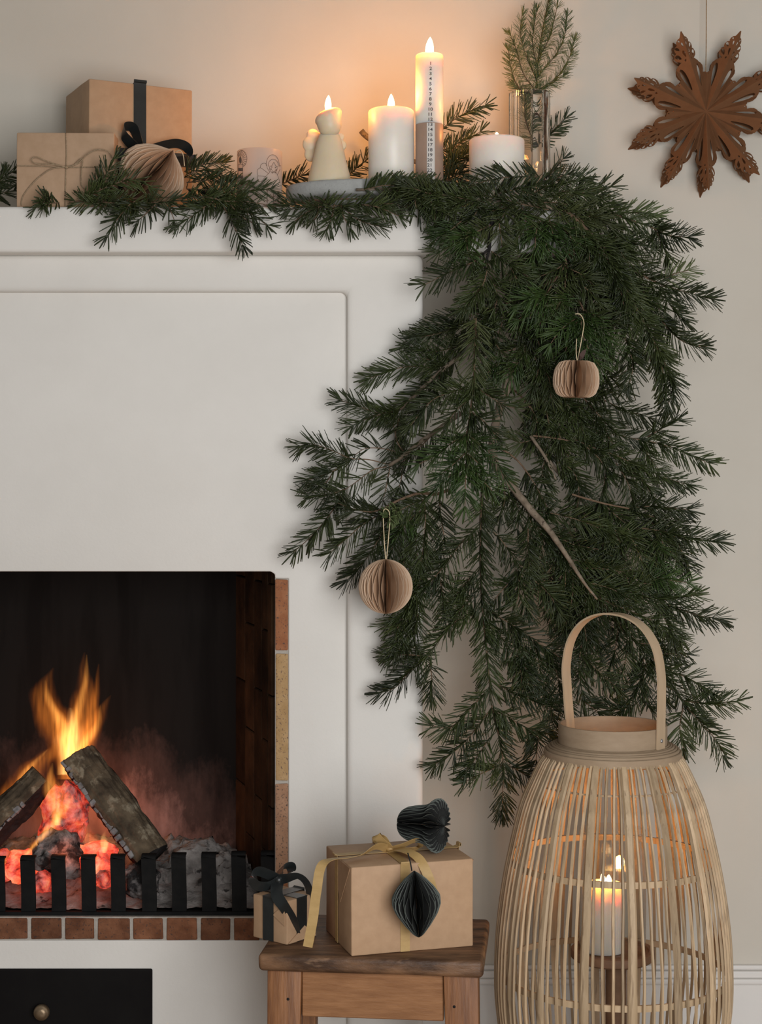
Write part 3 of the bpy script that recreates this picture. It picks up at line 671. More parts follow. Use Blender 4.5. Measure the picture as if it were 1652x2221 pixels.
for i in range(1, 24):
    V, Fc = text_mesh(str(i), .0090); py = 138+(i-1)*11.02; pxc = 932.8-(i-1)*.10
    ac = math.asin((pxc-931)/30.0); zc = zp(py, Y-r)
    a = ac+V[:, 0]/r*1.05; rr = r+.0007
    part('number', (np.stack([X+rr*np.sin(a), Y-rr*np.cos(a), zc+V[:, 1]*.92], 1), Fc), M_ink, cal)
# angel candle
ang = thing('angel_candle', 'cream angel-shaped candle with small wings and melting lit head', 'candle', (xp(714, 2.965), 2.965, ZT))
cx = xp(714, 2.965); sc = 2.965/F
zz = lambda py: zp(py, 2.965)
sk = [(47, 403), (47, 398), (45.5, 385), (41, 365), (37, 350), (33, 333), (29.5, 317), (26, 304), (22.5, 295), (19, 288), (12, 283), (1, 281)]
part('body', lathe([(a*sc, zz(b)-ZT if b < 400 else 0) for a, b in sk], 40, (cx, 2.965, ZT), squash=(1, .85)), M_wax_c, ang, smooth=True)
hd = [(1, 297, 714), (15, 295, 714), (21, 289, 714), (24.5, 281, 714.5), (26.5, 274, 714), (26.5, 269, 713), (28, 263, 711.5), (28.5, 256, 712), (27, 249, 714), (22, 243.5, 716), (14, 240, 717), (7, 239.5, 716), (1, 240.5, 714)]
v, f = lathe([(a*sc, zz(b)-ZT) for a, b, _ in hd], 36, (0, 2.957, ZT), squash=(1, .95))
for k_, (_, _, pc_) in enumerate(hd): v[k_*36:(k_+1)*36, 0] += xp(pc_, 2.957)
v[:, 2] += (v[:, 0]-cx)*.20*np.clip((v[:, 2]-zz(285))/.02, 0, 1)
part('head', (v, f), M_wax_c, ang, smooth=True)
def wing(pts, y0, d, name='wing'):
    vs = []
    for px, py, rr in pts:
        s_, f_ = lathe([(rr*math.sin(a), -rr*math.cos(a)) for a in np.linspace(.02, math.pi-.02, 12)], 18, squash=(1, d)); vs.append((s_*sc+P(px, py, y0), f_))
    v, f = join(*vs); return v, f
def remesh(vf, size):
    me = bpy.data.meshes.new('tmp'); me.from_pydata(np.asarray(vf[0]).tolist(), [], vf[1]); o = bpy.data.objects.new('tmp', me); COL.objects.link(o)
    m = o.modifiers.new('r', 'REMESH'); m.mode = 'VOXEL'; m.voxel_size = size
    s = o.modifiers.new('s', 'SMOOTH'); s.factor = .6; s.iterations = 6
    bpy.context.view_layer.update(); d = bpy.context.evaluated_depsgraph_get(); e = bpy.data.meshes.new_from_object(o.evaluated_get(d))
    V = np.array([v.co[:] for v in e.vertices]); Fc = [list(p.vertices) for p in e.polygons]
    bpy.data.objects.remove(o); bpy.data.meshes.remove(me); bpy.data.meshes.remove(e); return V, Fc
part('wing', remesh(wing([(678, 293, 14), (690, 300, 13), (673, 313, 18), (690, 318, 18), (676, 335, 17), (692, 336, 16), (700, 310, 12)], 2.987, .5), .0016), M_wax_c, ang, smooth=True)
part('wing', remesh(wing([(738, 296, 9), (732, 306, 12), (740, 315, 12), (734, 328, 13), (738, 334, 10)], 2.987, .5), .0016), M_wax_c, ang, smooth=True)
wick(ang, P(711, 243, 2.960), .006); flame(ang, P(711, 240.5, 2.960), .029, .0118, .1, PW*1.25)
pillar('pillar_candle', 'short wide white pillar candle burning in front of the glass vase', xp(1077, 2.968), 2.968, ZM, zp(290, 2.917), .0511, M_wax, (.016, .011), power=PW*.8, dish=.003)

# ------------------------------------------------------------------ frosted tealight glass with drawings
X, Y, r = xp(563, 2.955), 2.955, .0415; zt = zp(319, Y-r); hh = zt-ZM
tl = thing('tealight_glass', 'frosted glass candle holder with line-drawn angel and striped candle', 'candle holder', (X, Y, ZM))
part('glass', lathe([(.001, 0), (r-.002, 0), (r, .002), (r, hh-.0008), (r-.0008, hh), (r-.0022, hh-.0005), (r-.0022, .006), (.001, .006)], 56, (X, Y, ZM), cap=False), M_frost, tl, auto=50)
part('wax_fill', lathe([(r-.0035, .0065), (r-.0035, hh*.56), (.001, hh*.56)], 48, (X, Y, ZM)), M_wax, tl, auto=50)
def dl(lines, name, rad=.00042):
    vs = []
    for ln in lines:
        pts = np.array([on_cyl(500+a/5.9, 200+b/5.9, X, Y, r+.0004, 563, 49.5) for a, b in ln])
        pth = resample(cr(pts, 4), .0012)[0]; vs.append(tube(pth, rad, 5))
    part(name, join(*vs), M_ink2, tl)
def patch(poly, name):
    c0 = np.mean(np.array(poly), 0); ring = [on_cyl(500+a/5.9, 200+b/5.9, X, Y, r+.0006, 563, 49.5) for a, b in poly]
    cc = on_cyl(500+c0[0]/5.9, 200+c0[1]/5.9, X, Y, r+.0008, 563, 49.5); n = len(ring)
    return np.array([cc]+ring), [[0, 1+i, 1+(i+1) % n] for i in range(n)]
ell = lambda cx, cy, a, b, t0=0, t1=2*math.pi, n=18: [(cx+a*math.cos(t), cy+b*math.sin(t)) for t in np.linspace(t0, t1, n)]
rays = [[(142+32*math.cos(t), 855+45*math.sin(t)), (160+66*math.cos(t), 850+102*math.sin(t))] for t in np.linspace(-2.6, 1.1, 12)]
dl([ell(160, 850, 68, 105, -2.75, 1.35)]+rays+[[(108, 925), (108, 1180)], [(174, 925), (174, 1180)], [(108, 925), (174, 925)]], 'candle_drawing')
part('candle_fill', join(patch([(140, 810), (157, 850), (158, 885), (140, 922), (122, 885), (123, 850)], ''), patch([(110, 968), (173, 968), (173, 1010), (110, 1010)], ''), patch([(110, 1064), (173, 1064), (173, 1102), (110, 1102)], ''), patch([(110, 1150), (173, 1150), (173, 1186), (110, 1186)], '')), M_ink2, tl)
dl([ell(553, 930, 78, 130, math.pi*.97, 2*math.pi+.1), ell(560, 935, 60, 78, math.pi*.93, 2*math.pi+.05), ell(562, 975, 46, 52, -.5, math.pi+.4),
    [(515, 945), (545, 940), (568, 895), (590, 940), (612, 950)],
    [(400, 965), (412, 925), (450, 907), (478, 925), (490, 975), (520, 1020)], [(400, 965), (368, 990), (362, 1020), (372, 1070)], [(400, 965), (440, 990), (500, 1040)],
    [(372, 1070), (366, 1100), (385, 1140), (415, 1142), (470, 1078), (520, 1022)], [(372, 1070), (420, 1072), (470, 1080)], [(415, 1142), (450, 1190)],
    [(625, 945), (650, 940)], [(640, 985), (612, 1055)], [(600, 1030), (625, 1100), (640, 1160)],
    [(545, 1000), (565, 1018), (590, 1000)]], 'angel_drawing')
part('face_dots', join(patch(ell(543, 958, 7, 8, n=9)[:-1], ''), patch(ell(586, 964, 6, 8, n=9)[:-1], ''), patch(ell(534, 984, 10, 10, n=9)[:-1], ''), patch(ell(594, 995, 8, 10, n=9)[:-1], ''), patch([(530, 1015), (552, 1030), (565, 1024), (550, 1042)], ''), patch([(575, 1026), (600, 1018), (588, 1040)], '')), M_ink2, tl)
dl([[(487, 1240), (487, 1420)], [(565, 1270), (563, 1450)], [(620, 1275), (622, 1420)], [(535, 1325), (563, 1335), (590, 1325)], [(535, 1395), (563, 1410), (590, 1395)], [(460, 1385), (487, 1395), (505, 1380)], [(440, 1440), (520, 1465), (600, 1440)]], 'flower_drawing', .0006)
part('heart_dots', join(*[patch([(x, y+26), (x-14, y), (x-7, y-9), (x, y), (x+7, y-9), (x+14, y)], '') for x, y in ((487, 1255), (565, 1262), (620, 1268))]), M_ink2, tl)

# ------------------------------------------------------------------ vase with spruce sprig
vx, vy = xp(1148, 3.11), 3.11; vz = zp(203, 3.11); vr = .0402
vs = thing('glass_vase', 'tall clear ribbed glass vase holding a spruce sprig on the mantel', 'vase', (vx, vy, ZM))
def ribbed(rad, h0, h1, n=72, amp=.0016, lobes=12):
    V, Fc = [], []
    zs = np.linspace(h0, h1, 10)
    for z in zs:
        for k in range(n):
            a = 2*math.pi*k/n; q = rad-amp*(1-abs(math.cos(lobes*a/2))); V.append((vx+q*math.cos(a), vy+q*math.sin(a), ZM+z))
    for i in range(len(zs)-1):
        for k in range(n):
            k2 = (k+1) % n; Fc.append([i*n+k, i*n+k2, (i+1)*n+k2, (i+1)*n+k])
    return np.array(V), Fc
vh = vz-ZM
M_crystal = bpy.data.materials.new('crystal'); M_crystal.use_nodes = True; _n = M_crystal.node_tree; _n.nodes.clear()
_g = _n.nodes.new('ShaderNodeBsdfGlass'); _g.inputs['IOR'].default_value = 1.46; _g.inputs['Roughness'].default_value = .0; _g.inputs[0].default_value = (.98, .99, .985, 1)
_o = _n.nodes.new('ShaderNodeOutputMaterial'); _n.links.new(_g.outputs[0], _o.inputs[0])
vo = ribbed(vr, 0, vh, amp=.0030, lobes=10); vi = ribbed(vr-.0065, .014, vh, amp=.0, lobes=10); n_ = 72; no_ = len(vo[0])
V_ = np.vstack([vo[0], vi[0]]); F_ = vo[1]+[[k+no_ for k in q_][::-1] for q_ in vi[1]]
F_ += [[k for k in range(n_)][::-1], [no_+k for k in range(n_)]]
F_ += [[no_-n_+k, no_-n_+(k+1) % n_, 2*no_-n_+(k+1) % n_, 2*no_-n_+k] for k in range(n_)]
part('ribbed_glass', (V_, F_), M_crystal, vs, auto=60)

# ------------------------------------------------------------------ fir
def needle_mesh(base, d, up, L, w, bend):
    """curved three-sided needles: arrays base,d,up (N,3), L,w (N,), bend (N,3)"""
    n = len(base); side = np.cross(d, up); side /= np.maximum(np.linalg.norm(side, axis=1, keepdims=True), 1e-9); nrm = np.cross(side, d)
    V = np.empty((n, 12, 3)); wp = (.6, 1.0, 1.0, .62)
    for i, tt in enumerate((0, .35, .75, 1.0)):
        c = base+d*(L*tt)[:, None]+bend*(L*tt*tt)[:, None]; ww = (w*wp[i])[:, None]
        V[:, i*3] = c-side*ww/2; V[:, i*3+1] = c+side*ww/2; V[:, i*3+2] = c+nrm*ww*.38
    fq = []
    for i in range(3):
        for k in range(3):
            k2 = (k+1) % 3; fq.append((i*3+k, i*3+k2, (i+1)*3+k2, (i+1)*3+k))
    fq = np.array(fq); off = (np.arange(n)*12)[:, None, None]
    quads = (fq[None]+off).reshape(-1, 4); tris = (np.array([[9, 10, 11]])[None]+off).reshape(-1, 3)
    return V.reshape(-1, 3), quads, tris
def needles_obj(V, quads, tris, mat, parent, name='needles'):
    V = V-ORG[parent]; me = bpy.data.meshes.new(name); nq, ntr = len(quads), len(tris)
    me.vertices.add(len(V)); me.vertices.foreach_set('co', V.ravel())
    me.loops.add(nq*4+ntr*3); me.loops.foreach_set('vertex_index', np.concatenate([quads.ravel(), tris.ravel()]).astype(np.int32))
    me.polygons.add(nq+ntr); ls = np.concatenate([np.arange(nq)*4, nq*4+np.arange(ntr)*3]).astype(np.int32)
    me.polygons.foreach_set('loop_start', ls); me.update(calc_edges=True); me.validate()
    o = _obj(name, me, mat, parent, True); o['kind'] = 'stuff'; return o
CAMP = np.array((0, 0, HC))
NN = [0]
def twig(parent, pts, Y0, Y1=None, L=.0335, dens=1.0, bare=0.0, mat=None, r=.0013, roll=None, alpha=(54, 36), w=.0029, bow=0.012, flat=.66, fan=1.0, sparse=1.0, up_only=False):
    """one fir shoot following px points from base to tip at depth Y0..Y1"""
    Y1 = Y0 if Y1 is None else Y1; k = len(pts)
    raw = [P(x, y, Y0+(Y1-Y0)*i/max(1, k-1)-bow*math.sin(math.pi*i/max(1, k-1))) for i, (x, y) in enumerate(pts)]
    path, ln = resample(cr(raw, 8), .004)
    tw = part('twig', tube(path, [r, r*.75, r*.5], 6), M_twig, parent, smooth=True)
    t = np.gradient(path, axis=0); t /= np.linalg.norm(t, axis=1, keepdims=True)
    s = np.linspace(0, 1, len(path)); n = int(max(0.02, ln*(1-bare))/.00106*dens)
    q = bare+(1-bare)*np.sort(RN.random(n)); q[-max(6, int(12*dens)):] = 1.0-RN.random(max(6, int(12*dens)))*.05
    base = np.stack([np.interp(q, s, path[:, i]) for i in range(3)], 1); tt = np.stack([np.interp(q, s, t[:, i]) for i in range(3)], 1)
    tt /= np.linalg.norm(tt, axis=1, keepdims=True)
    view = CAMP-base; view /= np.linalg.norm(view, axis=1, keepdims=True)
    lat = np.cross(tt, view); lat /= np.maximum(np.linalg.norm(lat, axis=1, keepdims=True), 1e-6); nor = np.cross(lat, tt)
    rl = math.radians(RN.uniform(-30, 30) if roll is None else roll); lat, nor = lat*math.cos(rl)+nor*math.sin(rl), nor*math.cos(rl)-lat*math.sin(rl)
    m = RN.random(n); sg = np.where(RN.random(n) < .5, -1.0, 1.0)
    if up_only: sg = np.where(lat[:, 2] > 0, 1.0, -1.0)*np.where(RN.random(n) < .85, 1, -1)
    be = np.where(m < flat, RN.uniform(-28, 34, n), RN.uniform(30, 100, n)); be = np.radians(be)
    q0 = (q-bare)/max(1e-6, 1-bare)
    al = np.radians(alpha[0]+(alpha[1]-alpha[0])*q0**2.2+RN.normal(0, 7, n)); tipm = q0 > .985; al[tipm] = np.radians(RN.uniform(3, 56, tipm.sum())*fan)
    rad = lat*(sg*np.cos(be))[:, None]+nor*np.sin(be)[:, None]
    d = tt*np.cos(al)[:, None]+rad*np.sin(al)[:, None]; d += RN.normal(0, .05, d.shape); d /= np.linalg.norm(d, axis=1, keepdims=True)
    LL = L*(.86+.22*np.sin(np.pi*np.clip(q0*.9+.1, 0, 1)))*RN.uniform(.82, 1.10, n)
    LL *= np.where(be > math.radians(50), .82, 1.0)
    bend = tt*RN.uniform(.02, .20, n)[:, None]+RN.normal(0, .035, (n, 3)); bend[:, 2] -= .03
    up = np.cross(d, tt); bad = np.linalg.norm(up, axis=1) < 1e-3; up[bad] = nor[bad]; up = np.cross(up, d)
    up += nor*.8
    V, Q, T = needle_mesh(base+rad*(r*.5), d, up, LL, np.full(n, w)*RN.uniform(.8, 1.15, n), bend)
    NN[0] += n
    needles_obj(V, Q, T, mat or M_needle, tw); return tw
def stem(parent, pts, Y0, Y1=None, r=(.0045, .003), mat=None):
    Y1 = Y0 if Y1 is None else Y1; k = len(pts)
    path, _ = resample(cr([P(x, y, Y0+(Y1-Y0)*i/max(1, k-1)) for i, (x, y) in enumerate(pts)], 8), .008)
    return part('stem', tube(path, list(r), 9, .08), mat or M_stem, parent, smooth=True)
def bough(label, root, Y, stems, twigs, group=None, name='fir_bough', LN=.0335, DN=1.0):
    t = thing(name, label, 'fir branch', P(*root, Y), group)
    for s in stems: stem(t, s[0], *s[1:])
    for q in twigs:
        kw = q[1] if len(q) > 1 else {}
        k2 = dict(kw); k2.setdefault('L', LN); k2['dens'] = k2.get('dens', 1.0)*DN; y = k2.pop('Y', Y); dy = k2.pop('dY', R.uniform(-.012, .012)); y1 = k2.pop('Y1', None)
        twig(t, q[0], y+dy*0, (y+dy) if y1 is None else y1, **k2)
    return t
G = dict(mat=M_needle2); O = dict(mat=M_needle3)
BG = 'fir branches hanging over the mantel end'
bough('upper left fir branch with two bare brown forks over the white pilaster', (1010, 760), 2.903,
  [([(1040, 720), (1010, 760), (947, 812), (912, 845), (868, 888)], 2.885, 2.888, (.0042, .0028))],
  [([(868, 889), (822, 896), (780, 882), (738, 868)],), ([(864, 893), (810, 903), (762, 924)],), ([(867, 898), (857, 945), (846, 990)],),
   ([(955, 803), (930, 797), (870, 797), (797, 822)],), ([(1012, 745), (968, 758), (930, 762), (880, 748)],), ([(965, 800), (935, 782), (900, 775)],),
   ([(958, 812), (932, 848), (905, 872)],), ([(905, 852), (925, 880), (895, 905)],), ([(930, 835), (890, 868), (868, 888)], dict(dens=.6)),
   ([(985, 782), (960, 800), (940, 830)],)], BG)
bough('left fir branch reaching furthest left across the chimney breast', (970, 917), 2.90,
  [([(1000, 895), (970, 917), (920, 952), (870, 992), (843, 1010)], 2.875, 2.885, (.0046, .0034))],
  [([(840, 1007), (800, 997), (760, 994), (720, 977), (675, 963), (648, 968)], dict(bare=.36)), ([(757, 997), (722, 1022), (666, 1042)],),
   ([(838, 1012), (807, 1020), (770, 1047), (745, 1064)], dict(dens=.5, bare=.15)), ([(750, 1060), (715, 1072), (666, 1076)], dict(dens=.9)),
   ([(745, 1068), (712, 1120), (676, 1162), (636, 1198)],), ([(845, 1015), (838, 1052), (830, 1088)], dict(dens=.5)),
   ([(872, 984), (830, 973), (792, 973), (768, 988)], dict(dens=.35, bare=.3)), ([(875, 1000), (868, 1047), (855, 1078)], dict(dens=.7, bare=.2)),
   ([(945, 935), (905, 975), (868, 1005)], dict(dens=.8)), ([(880, 985), (862, 960), (852, 915)], dict(dens=.4)), ([(725, 1020), (705, 1048), (680, 1060)], dict(dens=.6))], BG)
bough('lower left fir branch drooping around the hanging paper ball', (945, 1072), 2.885,
  [([(975, 1062), (945, 1072), (907, 1070), (860, 1087), (828, 1105), (800, 1110)], 2.88, 2.845, (.003, .0018), M_twig)],
  [([(828, 1105), (800, 1110), (760, 1102), (730, 1090)], dict(Y=2.845, dens=.8)), ([(840, 1108), (790, 1135), (752, 1168), (714, 1200)],), ([(842, 1130), (812, 1185), (782, 1228), (750, 1262)],),
   ([(895, 1110), (868, 1150), (836, 1182)], G), ([(920, 1080), (922, 1140), (916, 1200), (906, 1246)],), ([(952, 1080), (957, 1130), (964, 1180), (952, 1208)],),
   ([(900, 1150), (905, 1205), (914, 1236)],), ([(905, 1230), (895, 1290), (870, 1335), (836, 1358)],), ([(890, 1345), (866, 1392), (842, 1424)],), ([(918, 1423), (880, 1420), (842, 1424)], dict(dens=.8)),
   ([(870, 1130), (850, 1190), (830, 1240)],), ([(880, 1190), (868, 1260), (850, 1310)],), ([(912, 1240), (905, 1290), (890, 1350)],), ([(930, 1100), (895, 1120), (870, 1160)],),
   ([(895, 1280), (905, 1340), (898, 1390)],), ([(930, 1080), (880, 1100), (850, 1120)],), ([(868, 1385), (885, 1410), (918, 1425)], dict(dens=.7)), ([(880, 1330), (862, 1362), (860, 1395)],),
   ([(862, 1108), (850, 1116), (842, 1122)], dict(Y=2.85, Y1=2.81, L=.024, fan=2.0, mat=M_spruce, bow=0, dens=2.0))], BG)
bough('pale-tipped fir branch hanging in front at the centre of the cluster', (1030, 700), 2.80,
  [([(1030, 690), (1028, 815), (1020, 890), (1013, 940)], 2.815, 2.80, (.0022, .0018), M_twig)],
  [([(1032, 690), (1031, 750), (1026, 838)], dict(mat=M_needle3, L=.036)), ([(1028, 830), (1020, 890), (1013, 945)],), ([(1022, 838), (980, 850), (935, 870), (888, 925)],), ([(1030, 838), (1062, 860), (1092, 878), (1118, 886)],),
   ([(1012, 942), (980, 960), (950, 985), (906, 1008)], G), ([(1015, 942), (1042, 965), (1070, 992), (1096, 1038)], G), ([(1012, 935), (1011, 985), (1010, 1020)],),
   ([(1010, 1010), (980, 1028), (944, 1062)], G), ([(1015, 1012), (1040, 1035), (1068, 1066)], G), ([(1010, 1005), (1009, 1052), (1008, 1102)], G), ([(1022, 860), (985, 895), (965, 930)],), ([(1018, 890), (1050, 915), (1075, 945)],),
   ([(1012, 980), (985, 1005), (955, 1030)], G), ([(1014, 985), (1040, 1008), (1058, 1040)], G)], BG)
bough('fir branch with dark forked twig dropping off the mantel front', (1065, 490), 2.855,
  [([(1068, 470), (1065, 495), (1062, 520), (1060, 545)], 2.86, 2.85, (.0038, .003), M_char), ([(1060, 540), (1030, 565), (1000, 580)], 2.85, 2.85, (.0024, .0014), M_char), ([(1060, 545), (1052, 575), (1048, 600)], 2.85, 2.85, (.0024, .0014), M_char)],
  [([(1050, 550), (1026, 568), (988, 584), (916, 620)], dict(dens=.85)), ([(1057, 560), (1055, 590), (1042, 625), (1000, 672)],), ([(1065, 545), (1092, 565), (1120, 585), (1154, 606)],), ([(1070, 618), (1090, 613), (1112, 610)], dict(dens=.6)),
   ([(1065, 488), (1035, 502), (995, 525), (950, 548)], O), ([(1015, 495), (1012, 530), (1022, 575)], G), ([(1030, 500), (1000, 520), (985, 565)], G), ([(1080, 475), (1085, 505), (1090, 545)], O),
   ([(1000, 480), (975, 500), (945, 512)], G), ([(1055, 600), (1030, 640), (1012, 668)],), ([(1062, 600), (1078, 640), (1072, 670)],), ([(1100, 570), (1120, 605), (1125, 630)],)], BG)
bough('uppermost fir branch lying along the mantel end in front of the candles', (1200, 450), 2.875,
  [([(1245, 500), (1200, 452), (1120, 440), (1040, 432), (960, 425)], 2.875, 2.87, (.0036, .0022))],
  [([(1170, 384), (1105, 384), (1042, 396), (1008, 416)], dict(Y=2.885, flat=.9, roll=0)), ([(1190, 455), (1120, 440), (1060, 425), (1000, 418)], O), ([(1060, 440), (1000, 430), (945, 420), (890, 412)],), ([(960, 430), (915, 415), (880, 402)], O),
   ([(1120, 440), (1180, 407), (1230, 395), (1268, 384)],), ([(945, 428), (970, 460), (990, 500)],), ([(925, 420), (940, 450), (945, 485)],), ([(905, 415), (900, 440), (910, 462)],), ([(1170, 480), (1162, 505), (1160, 535), (1154, 565)], G), ([(1175, 478), (1140, 500), (1120, 520)], G), ([(1168, 500), (1185, 530), (1195, 560)], G),
   ([(1175, 478), (1205, 488), (1230, 500), (1262, 545)], O), ([(1215, 490), (1240, 520), (1245, 560)], G), ([(1040, 432), (1030, 465), (1000, 490)],), ([(1100, 440), (1090, 470), (1060, 500)], O), ([(1130, 445), (1140, 480), (1120, 505)],),
   ([(1150, 440), (1210, 440), (1270, 455), (1300, 480)], O), ([(1200, 450), (1250, 470), (1290, 510)], O), ([(1080, 420), (1120, 410), (1165, 400)],), ([(1020, 430), (985, 450), (960, 475)], O), ([(1180, 425), (1225, 415), (1270, 418)],), ([(1010, 440), (975, 435), (930, 440)],), ([(1230, 470), (1285, 470), (1325, 490)], O), ([(1240, 500), (1285, 520), (1310, 560)],), ([(1120, 450), (1075, 455), (1035, 470)],), ([(1190, 470), (1200, 510), (1225, 545)], G)], BG)
bough('short dark fir branch sticking out right above the big arc', (1275, 420), 2.93,
  [([(1215, 430), (1275, 420), (1310, 450), (1332, 465), (1412, 492)], 2.91, 2.94, (.003, .0016), M_twig)],
  [([(1240, 432), (1280, 415), (1327, 404)], dict(dens=.8)), ([(1275, 420), (1310, 450), (1345, 470), (1390, 485), (1425, 498)],), ([(1410, 492), (1450, 510), (1494, 515)],), ([(1332, 464), (1380, 462), (1424, 470)], dict(mat=M_spruce, dens=.8)),
   ([(1420, 497), (1433, 522), (1446, 554)],), ([(1335, 485), (1345, 515), (1380, 528), (1414, 536)],), ([(1315, 520), (1360, 545), (1404, 574)],), ([(1300, 455), (1310, 490), (1330, 520)],), ([(1330, 500), (1345, 545), (1370, 580)],), ([(1260, 420), (1300, 430), (1330, 445)],)], BG)
bough('dark fir branch pointing right with forked tips below the short one', (1370, 585), 2.95,
  [([(1300, 540), (1370, 585), (1428, 614), (1465, 628)], 2.93, 2.96, (.0028, .0014), M_twig)],
  [([(1370, 587), (1428, 615), (1468, 628), (1546, 650)],), ([(1432, 612), (1460, 595), (1494, 586)], dict(mat=M_spruce, dens=.7)), ([(1432, 620), (1452, 660), (1478, 694)],), ([(1430, 690), (1460, 725), (1490, 745), (1524, 752)],), ([(1400, 690), (1415, 740), (1440, 770)],), ([(1410, 610), (1425, 660), (1440, 700)],),
   ([(1390, 600), (1400, 650), (1425, 690)],), ([(1350, 600), (1380, 640), (1410, 660)],)], BG)
bough('long arching fir branch ending in a thick drooping tail at the right', (1270, 495), 2.87,
  [([(1225, 455), (1270, 495), (1295, 527), (1317, 562), (1340, 600)], 2.86, 2.865, (.0032, .002), M_twig)],
  [([(1312, 555), (1340, 597), (1365, 640), (1388, 682)], dict(L=.036)), ([(1380, 670), (1405, 715), (1425, 755), (1440, 790)], dict(L=.036)), ([(1425, 745), (1444, 795), (1459, 838), (1448, 880)], dict(L=.034)), ([(1322, 565), (1332, 605), (1330, 655)],),
   ([(1405, 720), (1430, 780), (1445, 845), (1440, 870)],), ([(1355, 730), (1372, 790), (1364, 834)],), ([(1340, 600), (1350, 650), (1362, 700)],), ([(1275, 505), (1300, 550), (1305, 600)],), ([(1300, 540), (1330, 590), (1345, 640)], dict(L=.035)),
   ([(1360, 650), (1365, 710), (1375, 760)],), ([(1285, 520), (1320, 545), (1345, 580)],), ([(1255, 490), (1275, 540), (1280, 590)],)], BG)
bough('bright green fir tips bunched around the paper apple thread', (1235, 600), 2.85,
  [([(1225, 560), (1235, 600), (1250, 640), (1266, 674)], 2.86, 2.845, (.002, .0014), M_twig), ([(1226, 575), (1205, 605), (1188, 632)], 2.86, 2.845, (.002, .0014), M_twig)],
  [([(1266, 672), (1305, 690), (1348, 703)],), ([(1258, 685), (1268, 740), (1300, 795)], G), ([(1262, 680), (1290, 720), (1318, 770)], G), ([(1252, 688), (1216, 715), (1192, 748)], G), ([(1255, 690), (1235, 730), (1225, 765)], G), ([(1262, 690), (1258, 730), (1250, 770)], G),
   ([(1190, 630), (1165, 660), (1122, 694)], G), ([(1190, 635), (1185, 665), (1168, 710)], G), ([(1195, 635), (1215, 660), (1238, 692)], G), ([(1190, 632), (1150, 645), (1118, 665)], G), ([(1235, 600), (1270, 625), (1300, 660)],), ([(1250, 640), (1220, 650), (1200, 680)],), ([(1228, 580), (1260, 595), (1290, 620)],), ([(1225, 570), (1205, 585), (1170, 600)],), ([(1275, 690), (1320, 730), (1345, 770)], G), ([(1230, 585), (1225, 620), (1235, 660)],)], BG)
bough('fir branch spreading left just under the mantel shelf corner', (1150, 637), 2.885,
  [([(1210, 600), (1150, 637), (1080, 666), (1030, 690)], 2.90, 2.88, (.003, .0018), M_twig)],
  [([(1150, 637), (1080, 665), (1005, 690), (922, 714)],), ([(1085, 670), (1030, 698), (955, 722), (892, 735)],), ([(1092, 675), (1087, 705), (1075, 735)],), ([(1070, 680), (1040, 725), (1005, 750)],), ([(1110, 670), (1125, 715), (1142, 745)],), ([(1142, 740), (1130, 778), (1080, 815), (1048, 830)],), ([(1155, 765), (1167, 800), (1150, 855)],),
   ([(1130, 690), (1165, 735), (1175, 790)],), ([(1060, 700), (1075, 745), (1100, 780)],), ([(1145, 740), (1105, 760), (1065, 770)],), ([(1140, 760), (1115, 800), (1095, 840)], G), ([(1160, 720), (1195, 760), (1200, 810)],), ([(1100, 780), (1065, 800), (1040, 840)], G), ([(1165, 780), (1190, 820), (1195, 865)],)], BG)
bough('right-hand fir branch layers spreading below the paper apple', (1270, 860), 2.97,
  [([(1150, 945), (1182, 992), (1205, 1040)], 2.95, 2.95, (.0032, .0024)), ([(1155, 945), (1200, 950), (1245, 958)], 2.95, 2.96, (.0018, .0014), M_twig), ([(1240, 1072), (1259, 1078), (1309, 1092), (1364, 1103)], 2.92, 2.92, (.002, .0014), M_twig)],
  [([(1239, 950), (1290, 972), (1340, 990), (1390, 1013), (1440, 1035), (1494, 1052)],), ([(1264, 862), (1300, 902), (1339, 940), (1390, 955)],), ([(1380, 952), (1440, 965), (1490, 985), (1540, 1006)],), ([(1404, 948), (1434, 930), (1468, 910)],), ([(1277, 852), (1314, 870), (1352, 888), (1410, 906)],), ([(1300, 815), (1335, 818), (1362, 800)],), ([(1296, 838), (1322, 845), (1354, 848)],),
   ([(1390, 962), (1410, 995), (1428, 1018)],), ([(1260, 960), (1295, 990), (1318, 1024)],), ([(1315, 1010), (1310, 1050), (1298, 1090)],), ([(1335, 1005), (1360, 1045), (1372, 1090)],), ([(1359, 1102), (1420, 1098), (1494, 1106)],), ([(1359, 1105), (1414, 1120), (1484, 1140)],), ([(1280, 880), (1290, 930), (1310, 970)],), ([(1255, 880), (1262, 930), (1285, 960)],), ([(1310, 910), (1320, 950), (1345, 980)],),
   ([(1205, 1000), (1240, 1020), (1262, 1060)],), ([(1185, 985), (1175, 1030), (1185, 1070)],), ([(1165, 950), (1130, 960), (1105, 950)],), ([(1200, 952), (1230, 985), (1238, 1030)],), ([(1340, 1000), (1390, 1040), (1420, 1085)],), ([(1210, 900), (1215, 950), (1240, 990)],), ([(1180, 870), (1190, 920), (1195, 960)],), ([(1150, 880), (1165, 920), (1160, 955)],), ([(1220, 860), (1235, 905), (1255, 940)],), ([(1240, 1010), (1255, 1060), (1250, 1110)],), ([(1300, 1085), (1350, 1130), (1390, 1150)],)], BG)
